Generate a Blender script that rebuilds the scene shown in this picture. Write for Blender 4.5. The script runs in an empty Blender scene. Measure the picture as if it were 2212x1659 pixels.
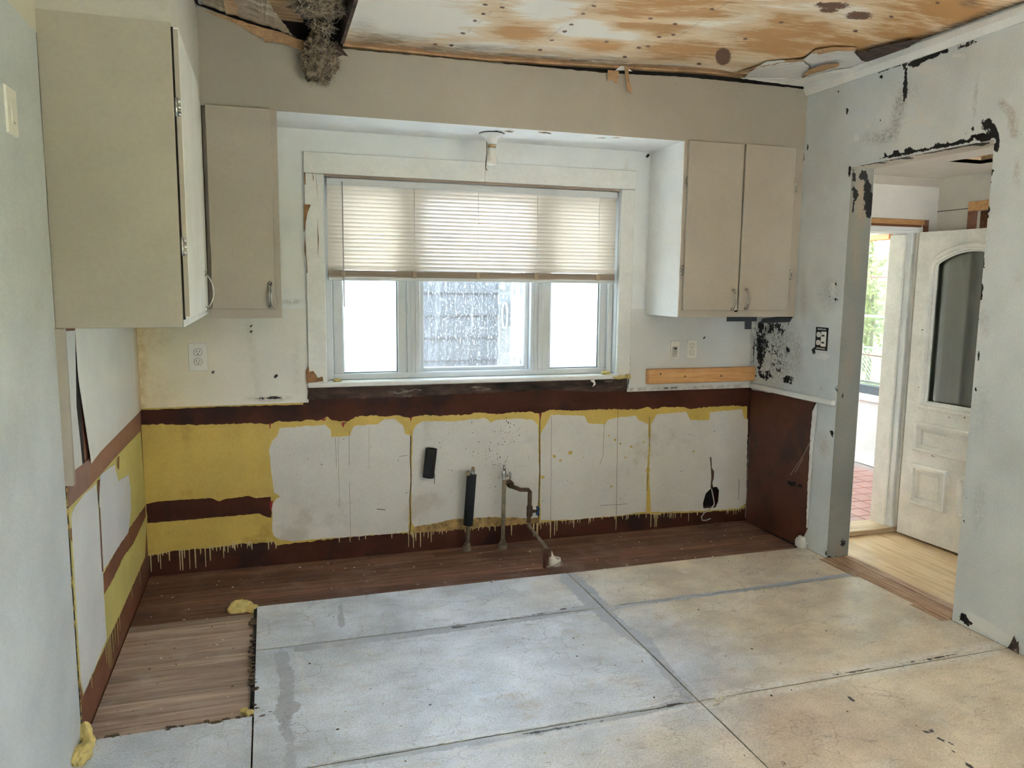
import bpy, bmesh, math, random
import numpy as np
from mathutils import Vector, noise
from mathutils.geometry import tessellate_polygon
random.seed(7)
scene = bpy.context.scene
COL = scene.collection
# ------------------------------------------------------------------ camera, world, light, exposure
CAM = np.array((0.64596, -4.3459, 1.55)); YAW, PITCH, ROLL, FPX = 0.30599, -0.12914, 0.01091, 1667.22
FW = np.array((math.sin(YAW)*math.cos(PITCH), math.cos(YAW)*math.cos(PITCH), math.sin(PITCH)))
_r = np.array((math.cos(YAW), -math.sin(YAW), 0)); _u = np.cross(_r, FW)
RT = _r*math.cos(ROLL)+_u*math.sin(ROLL); UP = -_r*math.sin(ROLL)+_u*math.cos(ROLL)
cd = bpy.data.cameras.new('camera'); cam = bpy.data.objects.new('camera', cd); COL.objects.link(cam)
cd.sensor_width = 36; cd.lens = FPX/2212*36; cd.clip_start = .05; cd.clip_end = 300
from mathutils import Matrix
M4 = Matrix(((RT[0], UP[0], -FW[0], CAM[0]), (RT[1], UP[1], -FW[1], CAM[1]), (RT[2], UP[2], -FW[2], CAM[2]), (0, 0, 0, 1)))
cam.matrix_world = M4; scene.camera = cam
world = bpy.data.worlds.new('overcast_sky'); scene.world = world; world.use_nodes = True
bg = world.node_tree.nodes['Background']; bg.inputs[0].default_value = (0.67, 0.83, 1.0, 1); bg.inputs[1].default_value = 17.0
scene.view_settings.view_transform = 'Standard'; scene.view_settings.look = 'None'
scene.view_settings.gamma = 1.0; scene.view_settings.exposure = 1.12; scene.view_settings.use_curve_mapping = False
scene.cycles.max_bounces = 10; scene.cycles.diffuse_bounces = 6; scene.cycles.transparent_max_bounces = 16
scene.cycles.caustics_reflective = False; scene.cycles.caustics_refractive = False
# high sun along the gap between the houses (it does not enter the kitchen window)
sl_ = bpy.data.lights.new('sun', 'SUN'); sl_.energy = 190; sl_.angle = math.radians(2); sl_.color = (1, .98, .95)
sun = bpy.data.objects.new('sun', sl_); COL.objects.link(sun); sun.rotation_euler = Vector((-.50, .015, -.86)).to_track_quat('-Z', 'Y').to_euler()

# measuring: photograph pixel (2212x1659) -> point on a wall / floor plane
def at(u, v, ax, val):
    d = FW+RT*(u-1106)/FPX+UP*(829.5-v)/FPX
    return Vector(CAM+d*((val-CAM[ax])/d[ax]))
def proj(P):
    d = P-CAM; z = d@FW
    return np.stack((1106+FPX*(d@RT)/z, 829.5-FPX*(d@UP)/z), -1)
# main dimensions (metres)
W, YS, ZSOF, ZCAB, ZB = 3.68, -.40, 2.348, 1.371, .892
A1, A2, XL, YP = .71, 2.885, .377, -1.583
YO1, YO2, ZO = -.803, -1.668, 2.195
ZT, YE, YSE, YT, XS, ZW = 2.651, -.608, -1.959, -1.078, 2.152, -.02
YR = -6.2; ZTOP = 2.90
Bk = lambda u, v, y=0: at(u, v, 1, y)
Rw = lambda u, v: at(u, v, 0, W)
Lw = lambda u, v: at(u, v, 0, 0)
Fl = lambda u, v, z=0: at(u, v, 2, z)

# ------------------------------------------------------------------ node helpers and materials
class NT:
    def __init__(s, name):
        s.m = bpy.data.materials.new(name); s.m.use_nodes = True; s.t = s.m.node_tree; s.t.nodes.clear()
        s.out = s.n('ShaderNodeOutputMaterial')
    def n(s, typ, ins=None, **kw):
        nd = s.t.nodes.new(typ)
        for k, v in kw.items(): setattr(nd, k, v)
        for k, v in (ins or {}).items(): s.put(nd.inputs[k], v)
        return nd
    def put(s, sock, v):
        if isinstance(v, bpy.types.NodeSocket): s.t.links.new(v, sock)
        elif isinstance(v, (tuple, list)) and len(v) == 3 and sock.type == 'RGBA': sock.default_value = (*v, 1)
        else: sock.default_value = v
    def math(s, op, a, b=0.0, c=0.0, clamp=False):
        nd = s.n('ShaderNodeMath', operation=op, use_clamp=clamp); s.put(nd.inputs[0], a); s.put(nd.inputs[1], b); s.put(nd.inputs[2], c); return nd.outputs[0]
    def mix(s, f, a, b, mode='MIX'):
        nd = s.n('ShaderNodeMix', data_type='RGBA', blend_type=mode); s.put(nd.inputs[0], f); s.put(nd.inputs[6], a); s.put(nd.inputs[7], b); return nd.outputs[2]
    def pos(s, scale=(1, 1, 1)):
        g = s.n('ShaderNodeNewGeometry'); mp = s.n('ShaderNodeVectorMath', {0: g.outputs['Position'], 1: scale}, operation='MULTIPLY'); return mp.outputs[0]
    def noise(s, vec, scale, detail=4, rough=.55, dist=0):
        return s.n('ShaderNodeTexNoise', {'Vector': vec, 'Scale': scale, 'Detail': detail, 'Roughness': rough, 'Distortion': dist}).outputs[0]
    def ramp(s, f, lo, hi, a=0.0, b=1.0):
        nd = s.n('ShaderNodeMapRange', {0: f, 1: lo, 2: hi, 3: a, 4: b}, interpolation_type='SMOOTHSTEP'); return nd.outputs[0]
    def bump(s, h, strength=.2, dist=.005):
        return s.n('ShaderNodeBump', {'Height': h, 'Strength': strength, 'Distance': dist}).outputs[0]
    def bsdf(s, **k):
        ins = {kk.replace('_', ' '): v for kk, v in k.items()}
        nd = s.n('ShaderNodeBsdfPrincipled', ins); return nd
    def done(s, sh):
        s.t.links.new(sh, s.out.inputs[0]); return s.m
def plain(name, col, rough=.6, var=.08, scale=6, bump=.0, metal=0, spec=.4, dirt=None, fine=60, stretch=(1, 1, 1)):
    k = NT(name); p = k.pos(stretch)
    n1 = k.noise(p, scale, 5, .6); n2 = k.noise(p, fine, 3)
    f = k.math('ADD', k.math('MULTIPLY', n1, .7), k.math('MULTIPLY', n2, .3))
    lo = tuple(c*(1-var*2) for c in col); hi = tuple(min(1, c*(1+var*1.2)) for c in col)
    c = k.mix(k.ramp(f, .3, .7), lo, hi)
    if dirt:
        c = k.mix(k.math('MULTIPLY', k.ramp(k.noise(p, dirt[1], 6, .65), dirt[2], dirt[2]+.12), dirt[3]), c, dirt[0])
    b = k.bsdf(Base_Color=c, Roughness=rough, Metallic=metal); b.inputs['Specular IOR Level'].default_value = spec
    if bump: k.put(b.inputs['Normal'], k.bump(f, bump))
    return k.done(b.outputs[0])
def stained(name, rough=.55, var=.10, nscale=38, mold=(.012, .012, .012), peel=(.72, .72, .68), stain=(.30, .20, .12), smear=(.20, .19, .17), scale=3, spec=.35, bump=.12, cracks=0, specks=0, stretch=(1, 1, 1)):
    """colour from the mesh attribute 'tint'; marks from 'marks' (r mould, g bare or filled patches, b brown stain, a grey smear), edges broken up by noise"""
    k = NT(name); p = k.pos(stretch)
    tint = k.n('ShaderNodeAttribute', attribute_name='tint').outputs['Color']
    ma = k.n('ShaderNodeAttribute', attribute_name='marks'); sp = k.n('ShaderNodeSeparateColor', {0: ma.outputs['Color']}); al = ma.outputs['Alpha']
    n1 = k.noise(p, scale, 6, .6); n2 = k.noise(p, nscale, 5, .68); n3 = k.noise(p, 150, 2)
    v = k.math('ADD', k.math('MULTIPLY', n1, .6), k.math('MULTIPLY', n3, .4))
    c = k.mix(k.ramp(v, .32, .68), (1-var*2,)*3, (1+var,)*3); c = k.mix(1.0, tint, c, 'MULTIPLY')
    c = k.mix(k.math('MULTIPLY', al, k.ramp(n2, .3, .7)), c, smear)
    c = k.mix(k.math('MULTIPLY', sp.outputs[2], k.ramp(n2, .25, .75)), c, stain)
    n4 = k.noise(p, nscale*.28, 4, .6, .5); nn = k.math('ADD', k.math('MULTIPLY', k.math('SUBTRACT', n2, .5), .9), k.math('MULTIPLY', k.math('SUBTRACT', n4, .5), 1.1))
    th = lambda ch, amp, w: k.ramp(k.math('ADD', ch, k.math('MULTIPLY', nn, amp)), .5-w, .5+w)
    c = k.mix(th(sp.outputs[1], 1.0, .10), c, peel)
    if cracks:
        vo = k.n('ShaderNodeTexVoronoi', {'Vector': k.n('ShaderNodeVectorMath', {0: p, 1: k.n('ShaderNodeVectorMath', {0: k.n('ShaderNodeTexNoise', {'Vector': p, 'Scale': 11.0, 'Detail': 4.0}).outputs[1], 1: (.11, .11, .11)}, operation='MULTIPLY').outputs[0]}, operation='ADD').outputs[0], 'Scale': cracks}, feature='DISTANCE_TO_EDGE')
        ck = k.math('MULTIPLY', k.ramp(vo.outputs[0], .022, .003), k.ramp(k.noise(p, 3.1, 3), .47, .57))
        c = k.mix(k.math('MULTIPLY', ck, .34), c, (.10, .08, .06))
        c = k.mix(k.math('MULTIPLY', k.ramp(k.noise(k.pos((.7, 1.6, 1)), 9, 6, .7, .5), .50, .70), .38), c, k.mix(1.0, c, (.62, .53, .44), 'MULTIPLY'))
        c = k.mix(k.math('MULTIPLY', k.ramp(k.noise(k.pos((.8, 1.5, 1.3)), 6, 6, .7, .6), .54, .72), .45), c, (.80, .79, .77))
    if specks:
        c = k.mix(k.math('MULTIPLY', k.ramp(k.noise(k.pos((1, 3, 1)), 70, 2, .6), .63, .67), .6), c, (.14, .115, .09))
        c = k.mix(k.math('MULTIPLY', k.ramp(k.noise(p, 95, 2, .6), .65, .70), .6), c, (.80, .80, .78))
    if specks:
        dash = k.math('MULTIPLY', k.ramp(k.noise(k.pos((.35, 2.2, 1)), 42, 4, .7, .4), .60, .66), k.ramp(k.noise(p, 1.7, 3), .42, .62)); c = k.mix(k.math('MULTIPLY', dash, .55), c, (.20, .155, .11))
    c = k.mix(th(sp.outputs[0], 1.25, .05), c, mold)
    b = k.bsdf(Base_Color=c, Roughness=rough); b.inputs['Specular IOR Level'].default_value = spec
    k.put(b.inputs['Normal'], k.bump(n2, bump, .004))
    return k.done(b.outputs[0])
def wood(name, a, b, axis=0, scale=5, rough=.6, var=True, knots=False, spec=.35):
    k = NT(name); st = [14, 14, 14]; st[axis] = .9; p = k.pos(tuple(st))
    n1 = k.noise(p, scale, 6, .6, .6); c = k.mix(k.ramp(n1, .32, .68), a, b)
    if var:
        rnd = k.n('ShaderNodeObjectInfo').outputs['Random']; c = k.mix(1.0, c, k.mix(rnd, (.72, .72, .74), (1.2, 1.17, 1.14)), 'MULTIPLY')
    n2 = k.noise(k.pos(), 5, 5, .65); c = k.mix(k.ramp(n2, .48, .72, 0, .45), c, tuple((x+.10)*.9 for x in b))
    s = k.bsdf(Base_Color=c, Roughness=rough); s.inputs['Specular IOR Level'].default_value = spec
    k.put(s.inputs['Normal'], k.bump(n1, .15, .003)); return k.done(s.outputs[0])
def thin_glass(name, tint=(.95, .98, 1), dirt=0, gloss=.06):
    k = NT(name); t = k.n('ShaderNodeBsdfTransparent', {0: tint}); g = k.n('ShaderNodeBsdfGlossy', {0: (1, 1, 1), 'Roughness': .02})
    f = k.n('ShaderNodeFresnel', {0: 1.45}); m = k.n('ShaderNodeMixShader', {0: k.math('ADD', k.math('MULTIPLY', f.outputs[0], .7), gloss*.2), 1: t.outputs[0], 2: g.outputs[0]}); sh = m.outputs[0]
    if dirt:
        p = k.pos((1, 1, .45)); sp = k.ramp(k.noise(p, 120, 3, .7), .57, .64); st = k.ramp(k.noise(k.pos((1, 1, .05)), 70, 3, .6), .5, .75)
        f2 = k.math('MULTIPLY', k.math('ADD', k.math('MULTIPLY', sp, .75), k.math('MULTIPLY', st, .22), clamp=True), dirt)
        d = k.n('ShaderNodeBsdfTranslucent', {0: (.34, .34, .33)}); sh = k.n('ShaderNodeMixShader', {0: f2, 1: sh, 2: d.outputs[0]}).outputs[0]
    return k.done(sh)
def frosted(name, col, amount=.85):
    k = NT(name); t = k.n('ShaderNodeBsdfTranslucent', {0: col}); g = k.n('ShaderNodeBsdfTransparent', {0: col}); d = k.n('ShaderNodeBsdfDiffuse', {0: tuple(c*.8 for c in col)})
    m = k.n('ShaderNodeMixShader', {0: amount, 1: g.outputs[0], 2: t.outputs[0]}); m2 = k.n('ShaderNodeMixShader', {0: .12, 1: m.outputs[0], 2: d.outputs[0]}); return k.done(m2.outputs[0])
def slat_material(name):
    k = NT(name); t = k.n('ShaderNodeBsdfTranslucent', {0: (.68, .56, .47)}); d = k.n('ShaderNodeBsdfDiffuse', {0: (.80, .76, .70)})
    return k.done(k.n('ShaderNodeMixShader', {0: .30, 1: d.outputs[0], 2: t.outputs[0]}).outputs[0])
def ceiling_material(name):
    k = NT(name); p = k.pos((.55, 2.6, 1)); q = k.pos()
    n1 = k.noise(p, 2.3, 7, .62, .8); n2 = k.noise(k.pos((1.2, 7, 1)), 9, 5, .7, .3); n3 = k.noise(q, 1.6, 3)
    tint = k.n('ShaderNodeAttribute', attribute_name='tint').outputs['Color']
    ma = k.n('ShaderNodeAttribute', attribute_name='marks'); sp = k.n('ShaderNodeSeparateColor', {0: ma.outputs['Color']})
    v = k.math('ADD', k.math('ADD', k.math('MULTIPLY', n1, .62), k.math('MULTIPLY', n2, .38)), k.math('MULTIPLY', k.math('SUBTRACT', sp.outputs[2], sp.outputs[1]), .30))
    c = k.mix(k.ramp(v, .39, .54), (.86, .82, .74), (.70, .55, .37)); c = k.mix(k.ramp(v, .54, .70), c, (.42, .235, .09))
    c = k.mix(1.0, c, tint, 'MULTIPLY')
    c = k.mix(k.math('MULTIPLY', ma.outputs['Alpha'], k.ramp(n2, .3, .62)), c, (.10, .085, .07))
    c = k.mix(k.ramp(k.math('ADD', sp.outputs[0], k.math('MULTIPLY', k.math('SUBTRACT', k.noise(k.pos((1, 2.5, 1)), 55, 4, .7), .5), 1.2)), .46, .54), c, (.13, .07, .045))
    b = k.bsdf(Base_Color=c, Roughness=.8); k.put(b.inputs['Normal'], k.bump(n2, .25, .006)); return k.done(b.outputs[0])
MAT = dict(
    cream=stained('cream_wall_paint', var=.04, stain=(.42, .33, .16), smear=(.30, .28, .22)),
    white=stained('white_wall_paint', var=.04, nscale=30, stain=(.52, .40, .17), peel=(.42, .30, .18)),
    grey=stained('blue_grey_wall_paint', var=.07, nscale=70, spec=.15),
    floor=stained('worn_floor_sheet', rough=.42, var=.17, nscale=48, peel=(.43, .46, .53), stain=(.40, .28, .18), smear=(.82, .81, .80), cracks=7, specks=1, scale=4, spec=.5, bump=.1),
    ceiling=ceiling_material('stained_ceiling_board'),
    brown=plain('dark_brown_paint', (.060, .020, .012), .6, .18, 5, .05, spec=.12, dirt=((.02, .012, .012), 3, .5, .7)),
    brownlit=plain('lit_brown_paint', (.17, .072, .043), .6, .12, 6, .05, spec=.15),  # lighter copy of the brown paint, for the lit left wall
    rot=plain('rotten_dark_wood', (.055, .035, .028), .9, .5, 20, .8, dirt=((.33, .29, .24), 16, .58, .8), stretch=(.25, 1, 1)),
    yellow=plain('yellow_paint', (.53, .39, .09), .5, .08, 4, .05, dirt=((.33, .22, .05), 3, .55, .6)),
    yellowpale=plain('pale_yellow_paint', (.60, .53, .17), .5, .07, 4, .03),
    drip=plain('dried_paint_drip', (.55, .46, .24), .5, .12, 20),
    white2=plain('white_primer', (.67, .65, .60), .6, .05, 3.5, .05, dirt=((.42, .37, .29), 2.2, .56, .5)),
    white3=plain('bluish_white_paint', (.66, .66, .65), .6, .04, 4, .03),
    red=plain('red_paint_trace', (.22, .012, .012), .5, .2, 30),
    trim=plain('white_trim_paint', (.80, .80, .77), .5, .05, 5, .05),
    door_paint=plain('aged_cream_door_paint', (.83, .79, .70), .5, .07, 6, .05, dirt=((.42, .33, .24), 9, .64, .5)),
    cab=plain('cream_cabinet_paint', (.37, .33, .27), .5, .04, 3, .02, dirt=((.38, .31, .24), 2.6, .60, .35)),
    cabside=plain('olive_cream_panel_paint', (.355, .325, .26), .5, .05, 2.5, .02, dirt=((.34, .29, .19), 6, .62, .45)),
    cablit=plain('lit_cabinet_side', (.84, .83, .79), .5, .04, 4, .02, dirt=((.45, .40, .33), 6, .66, .5)),  # lighter copy of the cabinet paint, window light put into the colour
    vinyl=plain('white_vinyl', (.62, .64, .65), .35, .03, 6),
    chrome=plain('aged_chrome', (.55, .54, .52), .25, .2, 30, metal=1),
    dark=plain('dark_void', (.010, .008, .007), .95, .3, 10),
    black=plain('black_mould', (.014, .013, .013), .9, .3, 30),
    foamblk=plain('black_pipe_foam', (.013, .014, .018), .85, .25, 40, .2),
    brass=plain('aged_brass', (.33, .24, .12), .5, .2, 30, metal=.6),
    pipe=plain('dull_galvanised_pipe', (.22, .185, .13), .6, .22, 18, .1, metal=.3),
    rust=plain('rusty_iron', (.075, .042, .026), .8, .35, 25, .3),
    blue=plain('blue_enamel', (.015, .06, .16), .5, .2, 20),
    plate=plain('ivory_plate', (.80, .77, .70), .4, .02, 8),
    slot=plain('dark_slot', (.03, .025, .02), .6, .1, 8),
    pine=wood('pine_board', (.47, .24, .085), (.62, .36, .15), 0, 3, .5, False),
    oldwood=wood('dark_stained_trim', (.085, .028, .012), (.19, .075, .03), 0, 4, .5, False),
    lath=wood('old_lath', (.30, .19, .10), (.52, .38, .24), 0, 4, .8),
    plank=wood('worn_red_brown_floorboard', (.105, .052, .036), (.20, .108, .075), 0, 3, .62, spec=.2),
    plankg=wood('worn_grey_brown_floorboard', (.27, .20, .16), (.46, .365, .305), 0, 3, .58, spec=.25),
    ply=wood('worn_plywood', (.46, .31, .15), (.66, .48, .27), 1, 2.2, .45, False),
    foam=plain('yellow_spray_foam', (.58, .47, .18), .85, .14, 25, .6, dirt=((.25, .17, .05), 18, .58, .8)),
    wool=plain('grey_insulation_wool', (.17, .135, .095), .95, .45, 30, .8),
    woolp=plain('pale_insulation_fibre', (.36, .30, .22), .95, .35, 40),
    kraft=plain('brown_kraft_paper', (.38, .24, .13), .8, .18, 12, .2),
    slat=slat_material('translucent_slat'), rail=plain('tan_blind_stack', (.30, .24, .19), .6, .12, 6, stretch=(.2, 1, 8)),
    cord=plain('white_cord', (.80, .78, .74), .6, .03, 10), wand=plain('lilac_grey_wand', (.42, .38, .40), .35, .05, 10),
    glass=thin_glass('screened_glass', (.50, .52, .47)), dirty=thin_glass('dusty_glass', (.92, .97, 1), .58), frost=frosted('frosted_glass', (.66, .68, .655)),
    porcelain=plain('white_porcelain', (.80, .79, .77), .25, .02, 8, spec=.6), bulb=plain('bulb_plastic', (.82, .79, .72), .4, .02, 8),
    gasket=plain('teal_gasket', (.08, .11, .12), .5, .1, 10),
    siding=plain('weathered_siding', (.031, .030, .031), .8, .16, 4, .3, dirt=((.060, .059, .059), 40, .52, .6), stretch=(6, 6, .35)),
    sidetrim=plain('pale_exterior_trim', (.075, .073, .068), .6, .05, 6),
    concrete=plain('pale_concrete', (.62, .61, .59), .8, .1, 3),
    grass=plain('lawn', (.055, .09, .010), .9, .3, 3, 0, dirt=((.09, .10, .025), 1.2, .5, .6)), leafm=plain('spring_leaf', (.085, .115, .018), .7, .3, 3),
    bark=plain('grey_bark', (.20, .165, .13), .9, .2, 14, .4), wire=plain('galvanised_wire', (.34, .40, .42), .4, .1, 10, metal=.6),
    tile=plain('red_quarry_tile', (.30, .115, .085), .28, .14, 7, .02, spec=.6, dirt=((.40, .22, .18), 3, .5, .5)), grout=plain('pale_grout', (.36, .30, .29), .8, .1, 20),
    orange=plain('orange_painted_trim', (.48, .13, .025), .5, .08, 8), rawwood=wood('pale_wood_frame', (.55, .42, .29), (.68, .56, .42), 2, 3, .5, False),
    tape=plain('dark_grey_flashing', (.055, .065, .075), .5, .12, 12), chip=plain('pale_chip', (.62, .58, .48), .7, .2, 90), crumbs=plain('dark_crumb', (.10, .07, .045), .9, .3, 60),
    cable=plain('grey_cable', (.42, .38, .33), .5, .1, 20), rooftar=plain('roof_underside', (.03, .025, .02), .9, .1, 5),
    glass_streaks=plain('glass_reflection_tone', (.30, .29, .22), .9, .12, 2, stretch=(1, 1, .2)),
)

# ------------------------------------------------------------------ mesh helpers
class MB:
    def __init__(s): s.v = []; s.f = []; s.smooth = []
    def add(s, vs, fs, smooth=False):
        o = len(s.v); s.v += [tuple(x) for x in vs]; s.f += [tuple(i+o for i in f) for f in fs]; s.smooth += [smooth]*len(fs); return s
    def box(s, x0, x1, y0, y1, z0, z1, bev=0):
        if x0 > x1: x0, x1 = x1, x0
        if y0 > y1: y0, y1 = y1, y0
        if z0 > z1: z0, z1 = z1, z0
        bev = min(bev, (x1-x0)*.45, (y1-y0)*.45, (z1-z0)*.45)
        if bev <= 0:
            vs = [(x, y, z) for x in (x0, x1) for y in (y0, y1) for z in (z0, z1)]
            return s.add(vs, [(0, 1, 3, 2), (4, 6, 7, 5), (0, 4, 5, 1), (2, 3, 7, 6), (0, 2, 6, 4), (1, 5, 7, 3)])
        bm = bmesh.new(); bmesh.ops.create_cube(bm, size=1)
        for v in bm.verts: v.co = Vector(((x0+x1)/2+v.co.x*(x1-x0), (y0+y1)/2+v.co.y*(y1-y0), (z0+z1)/2+v.co.z*(z1-z0)))
        bmesh.ops.bevel(bm, geom=bm.edges[:], offset=bev, segments=1, affect='EDGES'); return s.bm(bm)
    def bm(s, bm, smooth=False):
        bm.verts.ensure_lookup_table(); s.add([v.co[:] for v in bm.verts], [[v.index for v in f.verts] for f in bm.faces], smooth); bm.free(); return s
    def hexa(s, p):   # 8 points: bottom 4 then top 4, same winding
        return s.add(p, [(3, 2, 1, 0), (4, 5, 6, 7), (0, 1, 5, 4), (1, 2, 6, 5), (2, 3, 7, 6), (3, 0, 4, 7)])
    def poly(s, pts, thick=(0, 0, 0), holes=()):
        """flat outline (with holes) extruded backwards by vector thick"""
        loops = [[Vector(p) for p in pts]]+[[Vector(p) for p in h] for h in holes]
        tris = tessellate_polygon(loops); flat = [p for l in loops for p in l]; n = len(flat); t = Vector(thick)
        if t.length == 0: return s.add(flat, tris)
        s.add(flat+[p+t for p in flat], [tuple(x) for x in tris]+[(a+n, c+n, b+n) for a, b, c in tris])
        o = len(s.v)-2*n; k = 0
        for l in loops:
            m = len(l)
            for i in range(m):
                a, b = k+i, k+(i+1) % m; s.f.append((o+a, o+b, o+b+n, o+a+n)); s.smooth.append(False)
            k += m
        return s
    def tube(s, path, r, seg=8, caps=True, smooth=True):
        path = [Vector(p) for p in path]; rs = r if isinstance(r, (list, tuple)) else [r]*len(path); vs = []; fs = []; prev = None
        for i, p in enumerate(path):
            t = (path[min(i+1, len(path)-1)]-path[max(i-1, 0)])
            t = t.normalized() if t.length > 1e-9 else Vector((0, 0, 1))
            a = prev-t*prev.dot(t) if prev is not None else (Vector((0, 0, 1)) if abs(t.z) < .9 else Vector((1, 0, 0))).cross(t)
            if a.length < 1e-6: a = t.orthogonal()
            a.normalize(); prev = a; b = t.cross(a)
            vs += [p+(a*math.cos(2*math.pi*j/seg)+b*math.sin(2*math.pi*j/seg))*rs[i] for j in range(seg)]
        for i in range(len(path)-1):
            for j in range(seg):
                fs.append((i*seg+j, i*seg+(j+1) % seg, (i+1)*seg+(j+1) % seg, (i+1)*seg+j))
        s.add(vs, fs, smooth)
        if caps:
            o = len(s.v)-len(vs); s.f += [tuple(o+j for j in range(seg))[::-1], tuple(o+(len(path)-1)*seg+j for j in range(seg))]; s.smooth += [False, False]
        return s
    def lathe(s, prof, c, axis=(0, 0, 1), seg=24, smooth=True):
        ax = Vector(axis).normalized(); a = ax.orthogonal().normalized(); b = ax.cross(a); c = Vector(c)
        vs = [c+ax*h+(a*math.cos(2*math.pi*j/seg)+b*math.sin(2*math.pi*j/seg))*max(r, 1e-4) for r, h in prof for j in range(seg)]
        fs = [(i*seg+j, i*seg+(j+1) % seg, (i+1)*seg+(j+1) % seg, (i+1)*seg+j) for i in range(len(prof)-1) for j in range(seg)]
        return s.add(vs, fs, smooth)
    def blob(s, c, rx, ry, rz, rough=.3, sub=3, freq=3.0, seed=0, flat=None):
        bm = bmesh.new(); bmesh.ops.create_icosphere(bm, subdivisions=sub, radius=1)
        for v in bm.verts:
            d = 1+rough*noise.fractal(v.co*freq+Vector((seed*7.3, seed*1.7, 0)), .8, 2.2, 4)
            v.co = Vector((c[0]+v.co.x*rx*d, c[1]+v.co.y*ry*d, c[2]+v.co.z*rz*d))
            if flat is not None and v.co.z < flat: v.co.z = flat
        return s.bm(bm, True)
    def build(s, name, mat, parent=None, **props):
        me = bpy.data.meshes.new(name); me.from_pydata(s.v, [], s.f); me.polygons.foreach_set('use_smooth', s.smooth)
        bm = bmesh.new(); bm.from_mesh(me); bmesh.ops.recalc_face_normals(bm, faces=bm.faces); bm.to_mesh(me); bm.free()
        me.materials.append(MAT[mat] if isinstance(mat, str) else mat)
        o = bpy.data.objects.new(name, me); COL.objects.link(o)
        if parent is not None: o.parent = parent
        for k, v in props.items(): o[k] = v
        return o
def tag(o, label=None, category=None, group=None, kind=None):
    for k, v in (('label', label), ('category', category), ('group', group), ('kind', kind)):
        if v: o[k] = v
    return o
def struct(o, label=None): return tag(o, label, None, None, 'structure')
def thing(name, label, cat, group=None, loc=None):
    o = bpy.data.objects.new(name, None); COL.objects.link(o); o.empty_display_size = .05
    return tag(o, label, cat, group)
def setting(name, label=None):
    o = bpy.data.objects.new(name, None); COL.objects.link(o); o.empty_display_size = .05; return struct(o, label)
# marks on surfaces: blobs ('b', u, v, ru, rv, s) and lines ('l', pts, half width, s), measured on the photograph
def field(px, shapes):
    out = np.zeros(len(px))
    for sh in shapes:
        if sh[0] == 'b':
            _, u, v, ru, rv = sh[:5]; st = sh[5] if len(sh) > 5 else 1.0
            d = np.hypot((px[:, 0]-u)/ru, (px[:, 1]-v)/rv)
        else:
            _, pts, hw = sh[:3]; st = sh[3] if len(sh) > 3 else 1.0; d = np.full(len(px), 1e9)
            for (a, b), (c, e) in zip(pts[:-1], pts[1:]):
                ab = np.array((c-a, e-b), float); t = np.clip(((px-np.array((a, b)))@ab)/(ab@ab), 0, 1)
                q = np.array((a, b))+t[:, None]*ab; d = np.minimum(d, np.hypot(*(px-q).T)/hw)
        out = np.maximum(out, st*np.clip(1.5-d, 0, 1))
    return out
def sheet(name, mat, us, vs, place, tint, marks=None, parent=None, hole=None, **props):
    """grid surface: place(u, v) -> point, tint colour or function of points, marks per channel"""
    nu, nv = len(us), len(vs); pts = [place(a, b) for b in vs for a in us]
    fs = [(j*nu+i, j*nu+i+1, (j+1)*nu+i+1, (j+1)*nu+i) for j in range(nv-1) for i in range(nu-1)
          if not (hole and hole((us[i]+us[i+1])/2, (vs[j]+vs[j+1])/2))]
    me = bpy.data.meshes.new(name); me.from_pydata(pts, [], fs); P = np.array(pts, float); N = len(P)
    tc = me.attributes.new('tint', 'FLOAT_COLOR', 'POINT'); mk = me.attributes.new('marks', 'FLOAT_COLOR', 'POINT')
    T = np.ones((N, 4)); T[:, :3] = tint(P) if callable(tint) else tint
    Mk = np.zeros((N, 4)); px = proj(P)
    for ch, sh in (marks or {}).items(): Mk[:, 'rgba'.index(ch)] = field(px, sh)
    tc.data.foreach_set('color', T.astype(np.float32).ravel()); mk.data.foreach_set('color', Mk.astype(np.float32).ravel())
    me.materials.append(MAT[mat]); o = bpy.data.objects.new(name, me); COL.objects.link(o)
    if parent is not None: o.parent = parent
    for k, v in props.items(): o[k] = v
    return o
def steps(breaks, step):
    out = [breaks[0]]
    for a, b in zip(breaks[:-1], breaks[1:]):
        n = max(1, int(round(abs(b-a)/step))); out += [a+(b-a)*i/n for i in range(1, n+1)]
    return out
def jag(pts, amp=.003, step=.02, closed=True):
    """roughen an outline"""
    out = []; n = len(pts)
    for i in range(n if closed else n-1):
        a, b = Vector(pts[i]), Vector(pts[(i+1) % n]); m = max(1, int((b-a).length/step))
        for j in range(m):
            p = a.lerp(b, j/m)
            if j: p = p+Vector((random.uniform(-amp, amp), random.uniform(-amp, amp), random.uniform(-amp, amp)))
            out.append(p)
    if not closed: out.append(Vector(pts[-1]))
    return out
def onY(pts, y): return [Vector((p.x, y, p.z)) for p in pts]
def onX(pts, x): return [Vector((x, p.y, p.z)) for p in pts]
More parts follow.
